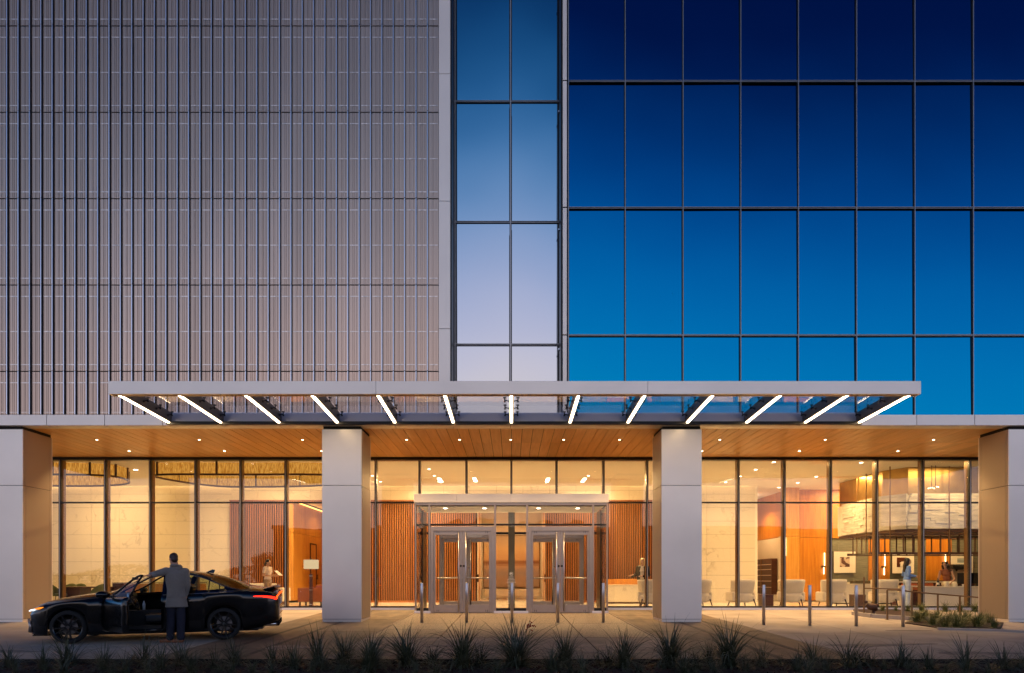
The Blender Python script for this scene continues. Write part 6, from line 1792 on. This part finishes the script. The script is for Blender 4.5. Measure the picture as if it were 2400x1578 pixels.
for px_ in range(10, 2400, 44):
    clumps.append((px_ + tq.uniform(-16, 16), tq.choice((10.05, 10.3, 10.6, 10.9)), tq.uniform(.42, .66), 2))
gnames = 'thin grassy tuft,full arching grass clump'.split(',')
gi = 0
made = []
for k, (px, d, s, kind) in enumerate(clumps):
    px += rnd.uniform(-9, 9); d += rnd.uniform(-.08, .08); x = PX(px, d); me = rnd.choice(GS if kind else GM) if kind < 2 else rnd.choice(GL)
    o = put(me, 'grass_clump', None, (x, d, bed_z(d)), rot=(rad(rnd.gauss(0, 6)), rad(rnd.gauss(0, 6)), rnd.uniform(0, 6.28)))
    s *= rnd.uniform(.86, 1.14)
    o.scale = (s, s * rnd.uniform(.85, 1.15), s * rnd.uniform(.88, 1.12))
    made.append((px, kind, o))
for kind, txt in ((0, '%s full arching grass clump from the left in the foreground bed'), (1, '%s sparse grass clump from the left in the foreground bed')):
    for i, (px, k_, o) in enumerate(sorted((q for q in made if q[1] == kind), key=lambda q: q[0])):
        tag(o, txt % nth(i + 1), 'ornamental grass', 'grass clumps in the foreground bed')
for px, kind, o in made:
    if kind == 2: tag(o, 'low sprawling grass tuft between the larger clumps in the foreground bed', 'ornamental grass', 'low grass tufts in the foreground bed')
st_ = thing('flower_stalk', 'thin stalk with a dry red flower head rising from the grass before the doors', 'flower', (PX(1225, 10.75), 10.75, bed_z(10.75)))
d = 10.75; b_ = Vector((PX(1225, d), d, bed_z(d)))
m = MB(); m.tube([b_, b_ + Vector((.06, 0, .35)), b_ + Vector((PX(1243, d) - b_.x, 0, PZ(1474, d) - b_.z))], .004, 5); m.build('stem', M['blade'], st_)
m = MB(); c_ = Vector((PX(1243, d), d, PZ(1466, d)))
for k in range(26):
    q = c_ + Vector((rnd.gauss(0, .035), rnd.gauss(0, .02), rnd.gauss(0, .03))); m.ball(q, rnd.uniform(.006, .014), 5, 4)
m.build('flower_head', M['redstalk'], st_)
LT = [clump_mesh('lily_turf', 220, .50, .75, M['blade2'], .012, 1.1, 40 + s) for s in range(4)]
turf = []
bedp = [(2150, 1460, 1.1), (2185, 1467, .95), (2215, 1472, 1.05), (2250, 1470.5, 1.1), (2290, 1471, 1.05), (2330, 1474, .75), (2236, 1461, 1.0), (2270, 1459, .95), (2200, 1458, 1.0), (2305, 1460, .9), (2170, 1452, .9), (2320, 1462, .8), (2160, 1456, 1.0), (2226, 1466, 1.0), (2262, 1464, 1.05), (2298, 1466, .95), (2192, 1463, 1.0), (2242, 1473, .9)]
for k, (px, py, s) in enumerate(bedp):
    q = gp(px, py); s *= .88; o = put(LT[k % 4], 'lily_turf', None, (q[0], q[1], q[2] + .02), rot=(0, 0, rnd.uniform(0, 6))); o.scale = (s, s, s)
    turf.append((px, py, o))
for i, (px, py, o) in enumerate(sorted(turf, key=lambda q: q[0])):
    tag(o, 'lily turf clump, %s from the left in the red mulch bed at the right' % nth(i + 1), 'lily turf', 'lily turf in the right hand bed')
for k, (px, dd, s) in enumerate(((2068, 22.3, .6), (2100, 22.4, .5), (2128, 22.2, .7), (2160, 22.2, .8), (2215, 22.3, .8), (2250, 22.2, .85), (2285, 22.3, .85))):
    o = put(LT[(k + 1) % 4], 'lily_turf', None, (PX(px, dd), dd, gz(dd) + .02), rot=(0, 0, k)); o.scale = (s, s, s)
    tag(o, 'small lily turf clump, %s from the left in the narrow bed along the glass' % nth(k + 1), 'lily turf', 'lily turf along the glass')

# trees across the drive (seen mirrored in the glass)
def street_tree(x, y, h, r, label, seed):
    q = random.Random(seed)
    t = thing('tree', label, 'tree', (x, y, gz(5)), 'trees across the drive')
    z0 = gz(5) - .1
    m = MB(); m.tube([(x, y, z0), (x + .1, y, z0 + h * .3), (x - .05, y + .1, z0 + h * .65)], [.2, .14, .07], 8)
    for k in range(5):
        a = q.uniform(0, 6.28); m.tube([(x, y, z0 + h * q.uniform(.28, .5)), (x + r * .6 * math.cos(a), y + r * .6 * math.sin(a), z0 + h * q.uniform(.6, .85))], [.07, .02], 6)
    m.build('trunk', M['bark'], t)
    m = MB()
    blobs = [(q.gauss(0, r * .45), q.gauss(0, r * .45), h * q.uniform(.42, .9), r * q.uniform(.35, .6)) for _ in range(9)]
    for (bx_, by_, bz, br) in blobs:
        for k in range(230):
            dv = Vector((q.gauss(0, 1), q.gauss(0, 1), q.gauss(0, .8))).normalized() * br * q.random() ** .4
            c_ = Vector((x + bx_, y + by_, z0 + bz)) + dv; s_ = q.uniform(.10, .22)
            a = Vector((q.gauss(0, 1), q.gauss(0, 1), q.gauss(0, 1))).normalized(); b = a.orthogonal().normalized()
            m.quad(tuple(c_ - a*s_), tuple(c_ - b*s_*.6), tuple(c_ + a*s_), tuple(c_ + b*s_*.6))
    m.build('crown', M['leaf_dark'], t)
tq = random.Random(5)
k = 0
for x in range(-66, 67, 6):
    if -56 < x < -32 or k > 14: continue
    street_tree(x + tq.uniform(-1.5, 1.5), -34 + tq.uniform(-4, 4), tq.uniform(3.4, 4.3), tq.uniform(1.7, 2.2), 'dark leafy tree across the drive, %s from the left' % nth(k + 1), k); k += 1
ob = thing('backdrop', 'added long dark brick building across the drive, seen only mirrored in the glass', 'backdrop', (25, -52, gz(5)))  # unseen block added to darken the low sky mirrored in the glass
m = MB(); m.box(-33, 85, -58, -48, -.6, 7.7); m.build('wall', pm('dark_brick', (.05, .035, .03), .9, var=.3, scale=4), ob)
m = MB(); m.box(-33.2, 85.2, -58.2, -47.8, 7.7, 8.2); m.build('parapet', M['canopy_dark'], ob)
mw = MB(); mw.box(0, 2.2, 0, .06, 0, 1.6); mwm = mw.mesh('window', M['black_plastic'])
for i in range(28):
    for z in (1.2, 4.6): put(mwm, 'window', ob, (-31 + i * 4.1, -47.99, z))
m = MB()
tq = random.Random(9)
for k in range(14000):
    x = tq.uniform(-80, 80); s_ = tq.uniform(.1, .22); c_ = Vector((x, -42 + tq.uniform(-1, 1), gz(5) + tq.uniform(0, 1) ** .7 * (2.6 + .7 * math.sin(x * .35))))
    a = Vector((tq.gauss(0, 1), tq.gauss(0, 1), tq.gauss(0, 1))).normalized(); b = a.orthogonal().normalized()
    m.quad(tuple(c_ - a*s_*1.6), tuple(c_ - b*s_), tuple(c_ + a*s_*1.6), tuple(c_ + b*s_))
stuff(m.build('hedge', M['leaf_dark']))
